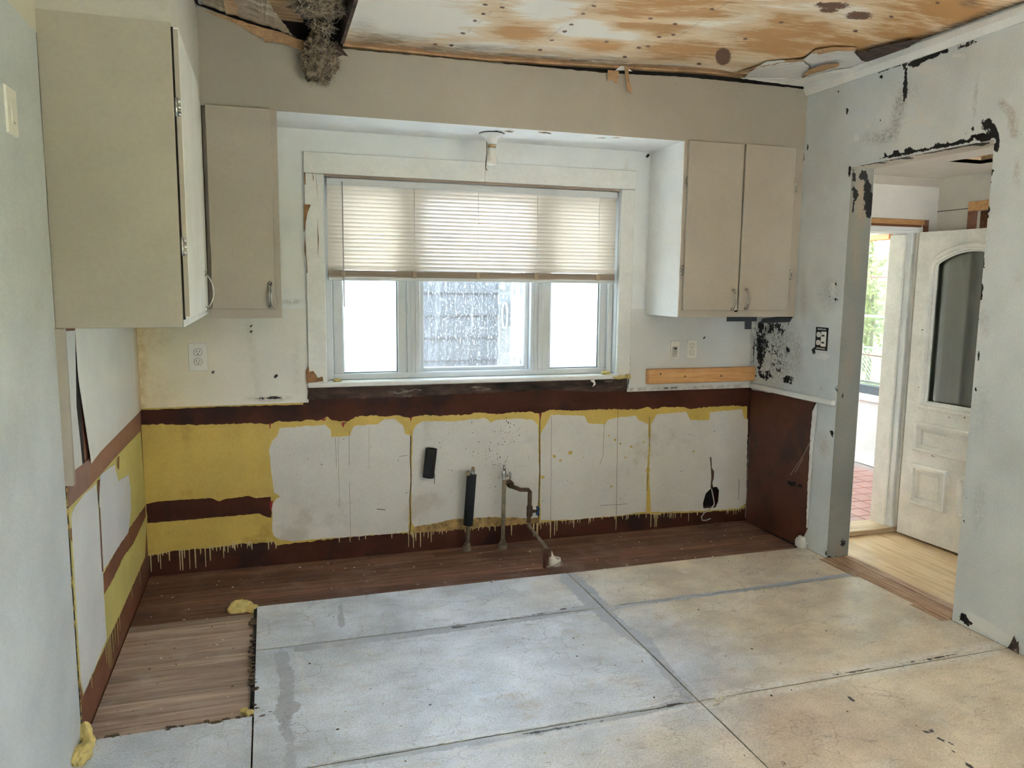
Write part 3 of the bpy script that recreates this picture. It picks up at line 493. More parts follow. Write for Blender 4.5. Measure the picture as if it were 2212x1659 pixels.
# ------------------------------------------------------------------ right wall with the doorway
wr = MB(); HX = W+.15
wr.box(W+.002, HX, YO1+.002, .2, -.2, ZTOP).box(W+.002, HX, -4.5, YO2-.002, -.2, ZTOP).box(W+.002, HX, YR, -5.6, -.2, ZTOP).box(W+.002, HX, -5.6, -4.5, -.2, .6).box(W+.002, HX, -5.6, -4.5, 1.4, ZTOP).box(W+.002, HX, YO2-.002, YO1+.002, ZO+.002, ZTOP)  # opening behind the camera added to light the left wall
wall_right = struct(wr.build('wall_right', 'rooftar'), 'mould-spotted blue-grey right wall with an open doorway')
mold = [('l', [(1954, 138), (1957, 165), (1956, 190), (1954, 215)], 4, .95), ('l', [(1962, 139), (1985, 132), (2000, 126), (2020, 117), (2043, 108)], 6, .95), ('b', 1975, 137, 14, 8), ('l', [(1900, 154), (1925, 146), (1945, 140)], 3, .85), ('l', [(2068, 101), (2108, 88)], 5, .72),
 ('b', 1812, 200, 4, 2.5), ('b', 1829, 239, 2, 7), ('b', 1902, 166, 6, 4, .8), ('b', 1903, 256, 2.5, 6), ('b', 1890, 252, 3, 3, .7), ('l', [(1952, 265), (1949, 300)], 2.5, .65),
 ('l', [(1900, 345), (1935, 337), (1980, 327), (2040, 314), (2095, 304), (2135, 304)], 2.6, .95), ('b', 1913, 334, 3, 3), ('b', 1937, 329, 9, 3), ('b', 1965, 324, 12, 4), ('b', 2025, 310, 8, 3, .8), ('b', 2050, 308, 5, 3, .7), ('b', 2085, 303, 14, 4), ('b', 2118, 296, 20, 8), ('b', 2137, 293, 9, 7, .9), ('b', 2132, 268, 15, 13, .95), ('l', [(2145, 276), (2156, 300), (2151, 322)], 6, .95), ('b', 2103, 278, 3, 5, .8), ('b', 2085, 290, 6, 4, .6),
 ('l', [(2141, 306), (2139, 334)], 4, .9), ('b', 2143, 375, 2, 9), ('b', 2137, 395, 1.8, 8, .9), ('b', 2142, 394, 2, 6), ('b', 2135, 450, 3.5, 7), ('b', 2131, 466, 4, 6), ('b', 2128, 482, 3, 8), ('b', 2125, 530, 2, 6, .8), ('b', 2123, 565, 4, 14, .7), ('b', 2121, 622, 5, 10), ('b', 2119, 640, 3, 8, .9), ('b', 2113, 690, 3, 9, .8), ('l', [(2114, 735), (2113, 770), (2108, 800)], 1.8, 1.0), ('b', 2106, 842, 3, 8), ('b', 2098, 905, 1.5, 8), ('b', 2089, 1076, 2, 5), ('b', 2087, 1098, 1.8, 4), ('b', 2084, 1130, 2.2, 11),
 ('l', [(1837, 362), (1836, 380)], 2.5, .9), ('b', 1776, 737, 14, 20, .55), ('b', 1758, 757, 4, 8, .75), ('b', 1797, 935, 3, 7), ('b', 1808, 915, 3, 14, .7), ('b', 1810, 885, 4, 14, .9), ('b', 1808, 940, 2, 15, .8), ('b', 1808, 838, 4, 5, .9), ('b', 1812, 845, 4, 4), ('b', 1775, 838, 3, 3, .9), ('b', 2081, 1334, 9, 9, 1), ('b', 2090, 1345, 9, 6, .8), ('b', 2195, 1390, 4, 10, .9), ('b', 1805, 1195, 8, 10, .62), ('b', 1785, 1195, 6, 6, .6),
 ('b', 1643, 740, 11, 62, .70), ('b', 1672, 708, 34, 15, .60), ('b', 1668, 750, 26, 26, .46), ('b', 1655, 812, 18, 12, .58), ('b', 1703, 820, 12, 10, .7), ('b', 1680, 780, 22, 40, .40), ('b', 1702, 755, 4, 6, .9),
 ('b', 1805, 612, 2.5, 4, .85), ('b', 1806, 648, 4, 5, .75), ('b', 1793, 642, 3, 4, .7), ('b', 1745, 320, 3, 8, .6), ('b', 1736, 340, 2, 12, .7)]
def tintR(P):
    n = np.array([noise.fractal(Vector((p[1]*1.3, p[2]*1.3, 3.1)), .9, 2, 4) for p in P])[:, None]
    return np.array((.66, .69, .675))*(1+.10*n)+np.array((.03, .02, .0))*np.clip(-P[:, 1:2]-1.4, 0, 1)
sheet('grey_plaster', 'grey', [YR, -5.9]+steps([-5.6, -4.5], .1)+[-4.0, -3.3]+steps([-2.6, YO2, YO1, 0], .0165), steps([0, .6, 1.4, ZO, ZTOP-.05], .0165), lambda a, b: (W, a, b), tintR,
      dict(r=mold, g=[('b', 1985, 262, 44, 14, .62), ('b', 2000, 150, 46, 14, .58), ('b', 1985, 240, 18, 14, .55), ('b', 1850, 297, 7, 9, .95), ('b', 1873, 272, 6, 5, .8), ('b', 1800, 630, 12, 26, .50), ('b', 1775, 770, 18, 10, .7), ('b', 1743, 595, 1.5, 18, .7), ('b', 1740, 620, 1.5, 15, .6), ('l', [(2095, 1335), (2130, 1355), (2165, 1378), (2212, 1405)], 13, .9), ('l', [(2138, 330), (2132, 430), (2122, 560), (2114, 700), (2105, 830)], 6, .62), ('b', 2055, 120, 40, 8, .5), ('b', 1930, 315, 30, 9, .48)],
           b=[('l', [(2165, 225), (2185, 245), (2192, 290)], 9, .75), ('b', 2196, 375, 6, 28, .6), ('b', 2200, 600, 10, 16, .3), ('b', 2125, 690, 10, 18, .35), ('b', 1780, 960, 12, 26, .5), ('b', 1725, 760, 8, 50, .3), ('b', 2130, 720, 6, 10, .4), ('b', 1736, 640, 6, 60, .35)],
           a=[('l', [(1946, 215), (1940, 250), (1930, 285), (1905, 300)], 12, .75), ('b', 1900, 300, 40, 14, .5), ('b', 1960, 195, 30, 30, .25), ('b', 1680, 760, 40, 70, .75), ('b', 2115, 1100, 14, 60, .3), ('b', 2120, 470, 30, 40, .18), ('b', 2115, 870, 20, 80, .2), ('b', 1790, 640, 20, 30, .4), ('b', 1800, 1190, 20, 12, .6), ('l', [(2113, 90), (2103, 290)], 1.4, .5)]),
      wall_right, hole=lambda a, b: (YO2 < a < YO1 and b < ZO) or (-5.6 < a < -4.5 and .6 < b < 1.4))
jb = dict(r=[('b', 1866, 380, 10, 11), ('b', 1874, 408, 9, 20), ('b', 1876, 434, 11, 24), ('b', 1877, 456, 6, 16), ('b', 1845, 382, 3, 15), ('b', 1844, 408, 3, 8), ('b', 1848, 422, 6, 12), ('b', 1843, 446, 2.5, 13), ('b', 1821, 855, 2.5, 6), ('b', 1820, 1170, 6, 9, .7), ('l', [(1792, 1206), (1832, 1208)], 6, .7)], b=[('b', 1860, 440, 10, 50, .8), ('b', 1850, 560, 8, 60, .5), ('b', 1835, 790, 10, 30, .45), ('b', 1815, 1190, 14, 12, .7), ('b', 1840, 700, 9, 40, .3)], a=[('b', 1860, 400, 30, 40, .6), ('b', 1815, 1000, 20, 60, .25)])
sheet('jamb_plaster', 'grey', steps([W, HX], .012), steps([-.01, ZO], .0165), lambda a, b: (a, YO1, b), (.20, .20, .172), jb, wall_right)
sheet('jamb_plaster', 'grey', steps([W, HX], .03), steps([-.01, ZO], .05), lambda a, b: (a, YO2, b), (.44, .45, .42), {}, wall_right)
sheet('lintel_plaster', 'grey', steps([W, HX], .012), steps([YO2, YO1], .012), lambda a, b: (a, b, ZO), (.66, .62, .54), dict(r=[('l', [(1860, 356), (1900, 349), (1945, 340), (2000, 330), (2080, 315), (2136, 309)], 3.5, .66), ('b', 2110, 312, 30, 4, .8), ('b', 1960, 342, 14, 2.5, .8), ('b', 1905, 352, 14, 2, .7)], b=[('l', [(1880, 356), (2130, 312)], 8, .35)]), wall_right)
MB().box(HX-.001, HX+.004, YO1+.003, -.5, -.02, 2.3).build('hall_face', 'trim', wall_right)
MB().box(HX-.001, HX+.004, -3.2, YO2-.003, -.02, 2.3).build('hall_face', 'trim', wall_right)
# brown board and cap below the right-hand cupboard
RX = lambda pts, x: onX([Rw(*p) for p in pts], x)
MB().poly(onX(jag([Rw(*p) for p in [(1625, 842), (1766, 866), (1759, 879), (1753, 958), (1748, 1051), (1745, 1142), (1728, 1178), (1612, 1125)]], .002, .03), W-.007), (.006, 0, 0)).build('brown_panel', plain('red_brown_panel', (.085, .026, .014), .5, .2, 4, .05, dirt=((.03, .014, .012), 3, .5, .7)), wall_right, label='dark brown panel under the white cap')
MB().poly(onX(jag([Rw(*p) for p in [(1762, 878), (1768, 870), (1766, 900), (1757, 985), (1752, 1060), (1749, 1100), (1746, 1140), (1744, 1140), (1747, 1050), (1752, 960), (1757, 890)]], .003, .02), W-.0085), (.003, 0, 0)).build('torn_edge', 'trim', wall_right)
hp = MB()
for c in [[(1704, 1038), (1712, 1040), (1722, 1041), (1722, 1050), (1712, 1050), (1705, 1046)], [(1725, 1045), (1735, 1046), (1735, 1053), (1727, 1052)]]: hp.poly(onX(jag([Rw(*p) for p in c], .002, .01), W-.0088))
hp.build('gouge', 'dark', wall_right, kind='stuff')
sk = MB()
for a, b in [((1710, 1025), (1738, 983)), ((1720, 1020), (1737, 990)), ((1738, 983), (1755, 950))]:
    p, q = Rw(*a), Rw(*b); sk.add([(W-.009, p.y, p.z), (W-.009, q.y, q.z), (W-.009, q.y-.004, q.z), (W-.009, p.y-.004, p.z)], [(0, 1, 2, 3)])
sk.build('scratch', 'cab', wall_right, kind='stuff')
struct(MB().box(W-.03, W-.001, -.80, -.01, .887, .918, .006).build('trim_3', 'trim'), 'chipped white cap along the right wall at counter height')
cr = MB(); prof = [(0, 0), (-.012, .0), (-.03, .03), (-.034, .06), (0, .068)]
n_ = len(prof); ring = lambda y: [(W+px_, y, ZT+pz_) for px_, pz_ in prof]
cr.add(ring(YS)+ring(YR), [(i, (i+1) % n_, n_+(i+1) % n_, n_+i) for i in range(n_)]+[tuple(range(n_)), tuple(range(2*n_-1, n_-1, -1))])
struct(cr.build('trim_1', 'trim'), 'white crown moulding on the right wall')
# rear of the room
rw = MB(); rw.box(-.15, HX, YR-.15, YR, -.2, ZTOP)
struct(rw.build('wall_rear', plain('rear_wall_paint', (.50, .52, .50), .6, .04)), 'wall behind the photographer')
# ------------------------------------------------------------------ floor: boards, sheets laid over them
floor = struct(MB().box(-.15, HX+.02, YR-.1, .2, -.16, -.05).build('floor', 'crumbs'), 'kitchen floor of worn sheets over old boards')
XE, YF = .553, -1.592
pitch = .058; y = -.002; i = 0
while y > YF:
    y1 = max(y-pitch, YF)
    if y > YE+.03: segs = [(0.004, random.uniform(.9, 1.7)), (None, random.uniform(2.2, 3.0)), (None, W-.004)]
    else: segs = [(.004, XE-.006)]
    x0 = .004
    for _, x1 in segs:
        z = ZW+random.uniform(-.0012, .0012)
        MB().box(x0+.0008, x1-.0008, y1+.0009, y-.0009, ZW-.028, z, .0012).build('plank', 'plank' if y > YE else 'plankg', floor)
        x0 = x1
    y = y1; i += 1
def tintF(P):
    nz = np.array([noise.fractal(Vector((p[0]*1.1, p[1]*1.5, 9.0)), .8, 2, 4) for p in P])
    t = np.clip((P[:, 0]-1.75+.35*nz+np.clip(-P[:, 1]-1.7, 0, 1)*.5)/.95, 0, 1); t = (t*t*(3-2*t))[:, None]
    c = np.array((.69, .74, .84))*(1-t)+np.array((.70, .61, .485))*t  # blue in the pale tone stands for reflected sky
    r = np.exp(-((P[:, 0]-2.45)**2+(P[:, 1]+2.25)**2)/.10)[:, None]; return (c*(1-.35*r)+np.array((.42, .27, .22))*.35*r)*(1+.10*nz[:, None])
fm = dict(
 g=[('l', [(1228, 1247), (1268, 1285), (1310, 1325)], 19, .92), ('l', [(1310, 1325), (1350, 1365), (1391, 1385)], 15, .85), ('l', [(1391, 1380), (1440, 1450), (1485, 1500)], 13, .85), ('l', [(640, 1402), (800, 1382), (1000, 1356), (1200, 1326), (1290, 1310)], 7, .85), ('l', [(1330, 1312), (1380, 1303), (1600, 1275), (1839, 1241)], 4.5, .85), ('l', [(607, 1420), (622, 1480), (615, 1550)], 18, .85), ('l', [(610, 1550), (625, 1600), (625, 1659)], 16, .7), ('l', [(735, 1312), (738, 1350)], 8, .75), ('l', [(720, 1650), (950, 1615), (1100, 1590), (1400, 1535), (1495, 1512)], 8, .9), ('l', [(600, 1540), (640, 1525)], 12, .8)],
 r=[('l', [(1000, 1612), (1100, 1594), (1200, 1574), (1350, 1546), (1480, 1517)], 2.2, .72), ('l', [(1250, 1310), (1100, 1337), (950, 1362)], 1.2, .6), ('l', [(1815, 1488), (1855, 1525)], 1.6, .66), ('l', [(2008, 1572), (2050, 1615), (2100, 1659)], 2, .66), ('l', [(1990, 1575), (2060, 1610)], 4, .40), ('b', 1690, 1650, 12, 12, .42), ('b', 955, 1552, 3, 3), ('b', 930, 1524, 2, 2), ('b', 1262, 1394, 2, 2), ('b', 1655, 1498, 3, 2.5), ('b', 1385, 1428, 2, 2), ('b', 2010, 1320, 2, 2), ('l', [(1530, 1508), (1700, 1478), (1900, 1440), (2170, 1397)], .9, .6)],
 b=[('b', 1107, 1503, 30, 8, .75), ('b', 1145, 1524, 25, 14, .75), ('b', 1048, 1512, 11, 5, .7), ('b', 1278, 1480, 10, 5, .65), ('b', 1331, 1470, 22, 8, .6), ('b', 1369, 1474, 16, 8, .6), ('b', 1002, 1581, 14, 4, .6), ('b', 1247, 1374, 6, 4, .9), ('b', 1228, 1364, 14, 5, .5), ('b', 1425, 1332, 14, 8, .8), ('b', 1462, 1352, 10, 6, .6), ('b', 1583, 1447, 13, 5, .6), ('b', 2145, 1511, 9, 5, .9), ('b', 1145, 1548, 16, 7, .6), ('b', 1640, 1395, 26, 8, .3), ('b', 1700, 1560, 50, 20, .4), ('b', 1640, 1505, 60, 10, .3), ('b', 1780, 1460, 50, 10, .3)],
 a=[('l', [(1540, 1503), (1700, 1474), (1900, 1437), (2160, 1390)], 8, .9), ('l', [(1540, 1520), (1700, 1490), (1950, 1443), (2150, 1408)], 7, .9), ('l', [(1515, 1528), (1560, 1516)], 9, .9), ('b', 1845, 1340, 30, 12, .6), ('b', 1960, 1345, 20, 10, .6), ('b', 1560, 1310, 60, 14, .35), ('b', 1650, 1420, 80, 18, .3), ('l', [(640, 1390), (660, 1490)], 7, .6), ('l', [(900, 1375), (1180, 1335)], 4, .7), ('l', [(720, 1640), (1000, 1598), (1300, 1545)], 6, .6), ('l', [(950, 1632), (1200, 1588), (1480, 1527)], 5, .75), ('b', 1300, 1270, 30, 8, .5)])
G = .003
def fsheet(x0, x1, y0, y1, lab):
    st = .016 if y1 > -2.7 else .06
    o = sheet('floor_sheet', 'floor', steps([x0+G, x1-G], st), steps([y0+G, y1-G], st), lambda a, b: (a, b, .0015*noise.noise((a*2, b*2, 0))), tintF, fm, floor, label=lab)
    e = MB(); e.box(x0+G, x1-G, y0+G, y1-G, -.0485, -.003); e.build('sheet_edge', 'chip', floor)
fsheet(XE, XS, YT, YE, 'pale sheet beside the bare boards'); fsheet(XS, W, YT, YE, 'dusty sheet by the doorway jamb')
fsheet(XE, XS, YSE, YT, 'large pale sheet in the middle of the floor, tinted blue for sky reflection'); fsheet(XS, W, YSE, YT, 'large tan sheet in front of the doorway')
fsheet(0.004, XE, -2.4, YF, 'pale sheet at the end of the bare boards'); fsheet(XE, XS, -2.4, YSE, 'front sheet with fine cracks'); fsheet(XS, W, -2.7, YSE, 'front tan sheet with reddish stain')
fsheet(0.004, XS, YR, -2.4, 'pale sheet near the photographer'); fsheet(XS, W, YR, -2.7, 'tan sheet near the photographer')
# lifted curl of sheet where the joints cross, and the torn sheet edge beside the bare boards
MB().poly([Fl(1545, 1508, .004), Fl(1572, 1502, .012), Fl(1550, 1522, .022), Fl(1540, 1524, .012)], (0, 0, -.002)).build('lifted_corner', 'chip', floor)
ed = MB()
for k_ in range(70):
    p = Fl(*random.choice([(547+random.uniform(-5, 6), random.uniform(1325, 1545)), (random.uniform(200, 600), 0)]))
    if p.y < -3: p = Vector((random.uniform(.03, .62), YF+random.uniform(-.012, .012), 0))
    s_ = random.uniform(.004, .011); ed.blob((p.x, p.y, -.004), s_*random.uniform(1, 2), s_, s_*.7, .5, 1, 2, k_)
ed.build('edge_crumbs', 'crumbs', floor, kind='stuff')
MB().box(XE-.012, XE+.002, YF, YE-.01, -.03, -.004).build('sheet_gap', 'dark', floor)
MB().box(.05, XE+.06, YF-.012, YF+.001, -.03, -.0035).build('sheet_gap', 'dark', floor)
MB().box(XE-.02, W-.02, YE-.002, YE+.012, -.03, -.006).build('sheet_gap', 'dark', floor)
# threshold strip of splintered wood in the doorway
st = MB()
for k_ in range(7):
    x0 = W-.06+k_*.032; st.box(x0+.002, x0+.031, YO2+.005, YO1-.005, -.04, .002+random.uniform(-.003, .003), .002)
struct(st.build('trim_4', wood('splintered_threshold', (.20, .10, .055), (.42, .28, .17), 1, 4, .7, False)), 'splintered wood threshold of the doorway')

# ------------------------------------------------------------------ ceiling
ceiling = struct(MB().box(-.15, HX, YR-.15, .2, 2.90, 2.96).build('ceiling', 'rooftar'), 'water-stained ceiling board with its finish torn away')
def zc(x): return 2.682+.05*max(0, min(1, (x-1.7)/1.3))
xl0 = at(741, 93, 1, YS-.01).x
def cplace(a, b):
    z = zc(a)+.006*noise.noise((a*3, b*3, 0)); return (a, b if b < YS-.05 else b+.012*noise.noise((a*9, 4, 0)), z)
ct = lambda P: np.ones((len(P), 3))*(1-.0*P[:, :1])
holes = [(1048, 10), (1044, 30), (1026, 45), (1000, 72), (975, 98), (940, 96), (1085, 16), (1283, 13), (1234, 53), (1220, 68), (1192, 87), (1167, 108), (1458, 52), (1454, 75), (1424, 80), (1405, 40), (1310, 90), (1538, 20), (1688, 48), (1610, 84), (1350, 123), (1510, 138), (1925, 36), (1848, 67), (2025, 6), (1770, 8), (1400, 100), (1380, 103), (1260, 30)]
cm = dict(r=[('b', u, v, 5.5, 2.6, .95) for u, v in holes]+[('b', 1562, 122, 16, 18, 1.1), ('b', 1800, 12, 45, 9, .72), ('b', 1855, 34, 32, 10, .8), ('b', 1790, 22, 22, 6, .8)],
          a=[('b', 800, 88, 90, 14, .8), ('b', 960, 105, 120, 8, .8), ('b', 1310, 130, 40, 7, .8), ('l', [(742, 92), (1100, 122), (1350, 140)], 6, .9), ('l', [(1880, 128), (2000, 82), (2212, 8)], 10, .95), ('b', 2095, 8, 20, 8, .8), ('l', [(1010, 70), (1090, 0)], 1, .35), ('l', [(1450, 90), (1580, 0)], 1, .4), ('l', [(1150, 110), (1290, 0)], 1, .35), ('b', 780, 60, 30, 20, .3)],
          b=[('b', 1120, 70, 70, 18, .8), ('b', 1300, 100, 60, 14, .7), ('b', 1480, 110, 120, 22, .6), ('b', 1700, 80, 120, 40, .75), ('b', 1450, 20, 150, 25, .6), ('b', 1950, 60, 80, 50, .7), ('b', 1820, 100, 80, 30, .8), ('b', 1400, 60, 90, 20, .5), ('b', 2050, 30, 90, 40, .6)],
          g=[('b', 1260, 60, 55, 16, .9), ('b', 1180, 25, 60, 20, .7), ('b', 900, 30, 120, 40, .7), ('b', 780, 30, 40, 30, .6), ('b', 1040, 100, 60, 8, .6), ('b', 1340, 75, 60, 10, .6)])
cb_ = sheet('ceiling_board', 'ceiling', steps([xl0, W-.004], .0125), [YR, -4, -3, -2.4]+steps([-2.0, YS-.012], .0125), cplace, ct, cm, ceiling)
MB().box(xl0, W-.002, YR, YS-.02, 2.745, 2.76).build('board_backing', 'dark', ceiling)
# layered torn edge in the slot above the soffit
e2 = MB(); e3 = MB()
for a in np.arange(xl0, 3.32, .03):
    z0, z1 = zc(a), zc(a+.03); o = .006*noise.noise((a*14, 0, 0)); o1 = .006*noise.noise(((a+.03)*14, 0, 0))
    e2.add([(a, YS-.010+o, z0-.004), (a+.03, YS-.010+o1, z1-.004), (a+.03, YS-.010+o1, z1-.013), (a, YS-.010+o, z0-.013)], [(0, 1, 2, 3)])
    e2.add([(a, YS-.010+o, z0-.004), (a+.03, YS-.010+o1, z1-.004), (a+.03, YS-.06, z1-.001), (a, YS-.06, z0-.001)], [(0, 1, 2, 3)])
    e2.add([(a, YS-.010+o, z0-.013), (a+.03, YS-.010+o1, z1-.013), (a+.03, YS+.05, z1-.010), (a, YS+.05, z0-.010)], [(0, 1, 2, 3)])
e2.build('torn_edge', 'kraft', ceiling)
MB().box(XL, W-.002, YS+.03, YS+.04, 2.60, 2.89).build('dark_slot', 'dark', ceiling)
# remnants of white finish at the right-hand corner
def flap(px, z, mat, name, dz=0.0, lab=None, thick=-.003):
    P = [at(u, v, 2, z) for u, v in px]; n = len(P); P = [Vector((p.x, min(p.y, YS-.004), p.z+dz*math.sin(i/n*6.28))) for i, p in enumerate(P)]
    o = MB().poly(jag(P, .002, .02), (0, 0, thick)).build(name, mat, ceiling)
    if lab: o['label'] = lab
    return o
flap([(1608, 166), (1636, 146), (1655, 137), (1690, 134), (1735, 134), (1748, 142), (1744, 152), (1731, 166), (1700, 172), (1640, 168)], 2.715, 'white3', 'white_finish', .01, 'peeled white ceiling finish')
flap([(1735, 128), (1760, 112), (1800, 106), (1845, 107), (1850, 118), (1860, 130), (1885, 138), (1850, 148), (1790, 155), (1744, 164), (1750, 150), (1752, 140)], 2.719, 'white3', 'white_finish', .008)
flap([(1600, 168), (1735, 168), (1800, 152), (1870, 142), (1880, 150), (1741, 189), (1700, 184)], 2.706, 'trim', 'white_finish')
flap([(1732, 166), (1745, 152), (1775, 140), (1812, 136), (1812, 142), (1780, 152), (1750, 160)], 2.700, 'kraft', 'torn_paper')
flap([(1560, 166), (1640, 142), (1700, 130), (1740, 127), (1760, 108), (1800, 101), (1850, 103), (1850, 108), (1800, 110), (1762, 118), (1740, 134), (1690, 137), (1640, 150)], 2.722, 'kraft', 'torn_paper')
flap([(1845, 112), (1865, 112), (1900, 100), (1960, 88), (1990, 85), (1930, 120), (1890, 135), (1862, 130)], 2.712, 'rot', 'torn_paper', 0, 'mould-blackened torn edge by the crown')
# left of the board: open hole with lath and a peeled board
MB().box(.30, xl0+.02, -1.4, YS+.03, 2.80, 2.82).build('cavity_back', 'dark', ceiling)
for k_ in range(13):
    yy = YS-.03-k_*.034
    MB().box(.50, .86+random.uniform(-.02, .02), yy-.026, yy, 2.748+random.uniform(0, .006), 2.76, .002).build('lath', 'lath', ceiling)
def tilted(u, v):   # the peeled board slopes up towards the corner
    d = Vector(FW+RT*(u-1106)/FPX+UP*(829.5-v)/FPX); c0 = Vector(CAM); t = (2.886-c0.z-.24*c0.x)/(d.z+.24*d.x); return c0+d*t
pl = jag([tilted(u, v) for u, v in [(431, -40), (436, 12), (442, 22), (500, 42), (560, 60), (640, 86), (620, 62), (606, 45), (590, 20), (575, -5), (560, -40)]], .003, .02)
MB().poly([Vector((p.x, min(p.y, YS-.006), p.z+.012*noise.noise((p.x*8, p.y*8, 0)))) for p in pl], (0, 0, .004)).build('peeled_board', plain('peeled_grey_board', (.40, .335, .255), .85, .25, 6, .3, dirt=((.60, .57, .50), 5, .55, .8), stretch=(1, 3, 1)), ceiling)
MB().poly([tilted(u, v)+Vector((0, 0, .006)) for u, v in [(405, -60), (405, 60), (431, 40), (436, 14), (431, -60)]], (0, 0, .004)).build('white_finish', 'trim', ceiling, label='white plaster left in the corner')
MB().box(.0, .52, YR, -1.2, 2.695, 2.70).build('white_finish', 'trim', ceiling)
MB().box(.30, xl0+.004, YR, -1.2, 2.69, 2.70).build('white_finish', 'trim', ceiling)
MB().box(xl0-.012, xl0+.004, -1.3, YS-.02, 2.675, 2.80).build('sawn_joist', 'rot', ceiling)
MB().poly([at(u, v, 1, YS-.03) for u, v in [(597, 20), (602, 30), (608, 42), (590, 38), (584, 24)]], (0, .002, 0)).build('loose_scrap', 'white3', ceiling)

# ------------------------------------------------------------------ back hall seen through the doorway
ZH, XH, YH = 2.215, 4.60, -.50
struct(MB().box(HX-.02, XH+.1, -3.3, YH+.16, -.06, -.001).build('floor_hall', 'ply'), 'worn plywood floor of the back hall')
hc = MB()
hx0, hx1, hy0, hy1 = 4.10, 4.32, -1.45, -1.03
hc.box(HX, hx0, -3.3, YH, ZH, ZH+.02).box(hx1, XH, -3.3, YH, ZH, ZH+.02).box(hx0, hx1, hy1, YH, ZH, ZH+.02).box(hx0, hx1, -3.3, hy0, ZH, ZH+.02)
cl_h = struct(hc.build('ceiling_hall', plain('hall_ceiling_paint', (.74, .69, .62), .6, .03)), 'low hall ceiling with an open hatch')
hb = MB(); hb.box(hx0-.015, hx0, hy0, hy1, ZH+.001, ZH+.2).box(hx1, hx1+.015, hy0, hy1, ZH+.001, ZH+.2).box(hx0, hx1, hy1, hy1+.015, ZH+.001, ZH+.2).box(hx0, hx1, hy0-.015, hy0, ZH+.001, ZH+.2); hb.build('hatch_lining', 'lath', cl_h)
MB().box(hx0-.02, hx1+.02, hy0-.02, hy1+.02, ZH+.2, ZH+.21).build('hatch_back', 'rot', cl_h)
DX = 4.42
hw = MB(); hw.box(HX-.1, HX+.04, YH, YH+.14, -.1, 2.9).box(DX+.035, XH+.15, YH, YH+.14, -.1, 2.9).box(HX+.04, DX+.035, YH, YH+.14, 1.915, 2.9)
whf = struct(hw.build('wall_hall_far', plain('hall_wall_paint', (.66, .625, .56), .6, .03)), 'far hall wall with the porch doorway')
MB().box(HX, XH, YH-.008, YH, 2.165, ZH).build('picture_rail', 'cab', whf)
hr_ = MB(); hr_.box(XH, XH+.12, -3.3, YH+.1, -.1, 1.70).box(XH, XH+.12, -.78, YH+.1, 1.70, 2.9).box(XH, XH+.12, -3.3, -1.35, 1.70, 2.9).box(XH, XH+.12, -1.35, -.78, 2.0, 2.9)
whr = struct(hr_.build('wall_hall_right', plain('hall_side_paint', (.66, .63, .54), .6, .03)), 'right-hand hall wall with a small high window')
MB().box(XH-.003, XH, -.78, -.50, 2.017, 2.021).build('wall_joint', 'rust', whr)
struct(MB().box(HX-.1, 4.05, -3.4, -3.3, -.1, 2.9).box(4.4, XH+.12, -3.4, -3.3, -.1, 2.9).box(4.05, 4.4, -3.4, -3.3, -.1, 1.35).box(4.05, 4.4, -3.4, -3.3, 1.9, 2.9).build('wall_hall_near', 'cab'), 'near end wall of the hall')  # unseen opening added to let more sky light into the hall
w2 = setting('window_2', 'small high hall window in dark wood trim')
m = MB(); m.box(XH-.02, XH+.0, -1.40, -.735, 2.0, 2.055, .003); m.build('head_trim', 'pine', w2)
MB().box(XH-.02, XH, -.79, -.735, 1.66, 1.999, .003).build('side_trim', 'oldwood', w2)
MB().box(XH-.02, XH, -1.40, -1.345, 1.66, 1.999, .003).build('side_trim', 'oldwood', w2)
f2 = MB(); f2.box(XH+.03, XH+.06, -1.36, -.77, 1.95, 2.01).box(XH+.03, XH+.06, -.83, -.77, 1.69, 1.95).box(XH+.03, XH+.06, -1.36, -1.30, 1.69, 1.95).box(XH+.03, XH+.06, -1.30, -.83, 1.70, 1.73); f2.build('sash', 'oldwood', w2)
MB().box(XH+.045, XH+.05, -1.30, -.83, 1.73, 1.95).build('pane', plain('dark_green_glass', (.05, .065, .05), .15, .1, 6), w2)
# porch doorway casing
d2_ = setting('door_2', 'white casing of the porch doorway under a bare wood header')
m = MB(); m.box(DX+.02, DX+.055, YH-.02, YH+.15, 0, 1.9, .003); m.build('jamb', 'door_paint', d2_)
m = MB(); m.box(DX-.028, DX-.008, YH+.03, YH+.15, 0, 1.878, .004); m.build('door_stop', 'door_paint', d2_)
m = MB(); m.box(DX-.008, DX+.02, YH-.01, YH+.15, 0, 1.89, .004); m.build('jamb_board', 'trim', d2_)
m = MB(); m.box(HX+.045, DX+.06, YH-.022, YH+.15, 1.885, 1.918, .004).box(HX+.045, DX+.02, YH-.035, YH-.01, 1.893, 1.90, .002); m.build('head_jamb', 'trim', d2_)
MB().box(HX+.045, DX+.075, YH-.014, YH+.002, 1.932, 1.965, .002).build('header_board', plain('raw_header_wood', (.30, .155, .055), .7, .2, 20, .1, stretch=(.2, 1, 1)), d2_)
MB().box(HX+.045, DX+.06, YH-.005, YH+.01, 1.91, 1.935).build('header_gap', 'oldwood', d2_)
MB().box(DX+.075, DX+.105, YH-.016, YH+.002, 1.86, 1.965, .002).build('side_board', 'oldwood', d2_)
MB().box(HX+.045, DX+.05, YH-.03, YH+.16, 0.0, .032, .006).build('threshold', wood('worn_threshold', (.36, .25, .13), (.56, .44, .28), 0, 3, .5, False), d2_)
hg = MB(); hg.box(DX-.006, DX+.018, YH-.014, YH-.009, 1.755, 1.80, .001); hg.build('hinge_leaf', 'plate', d2_)
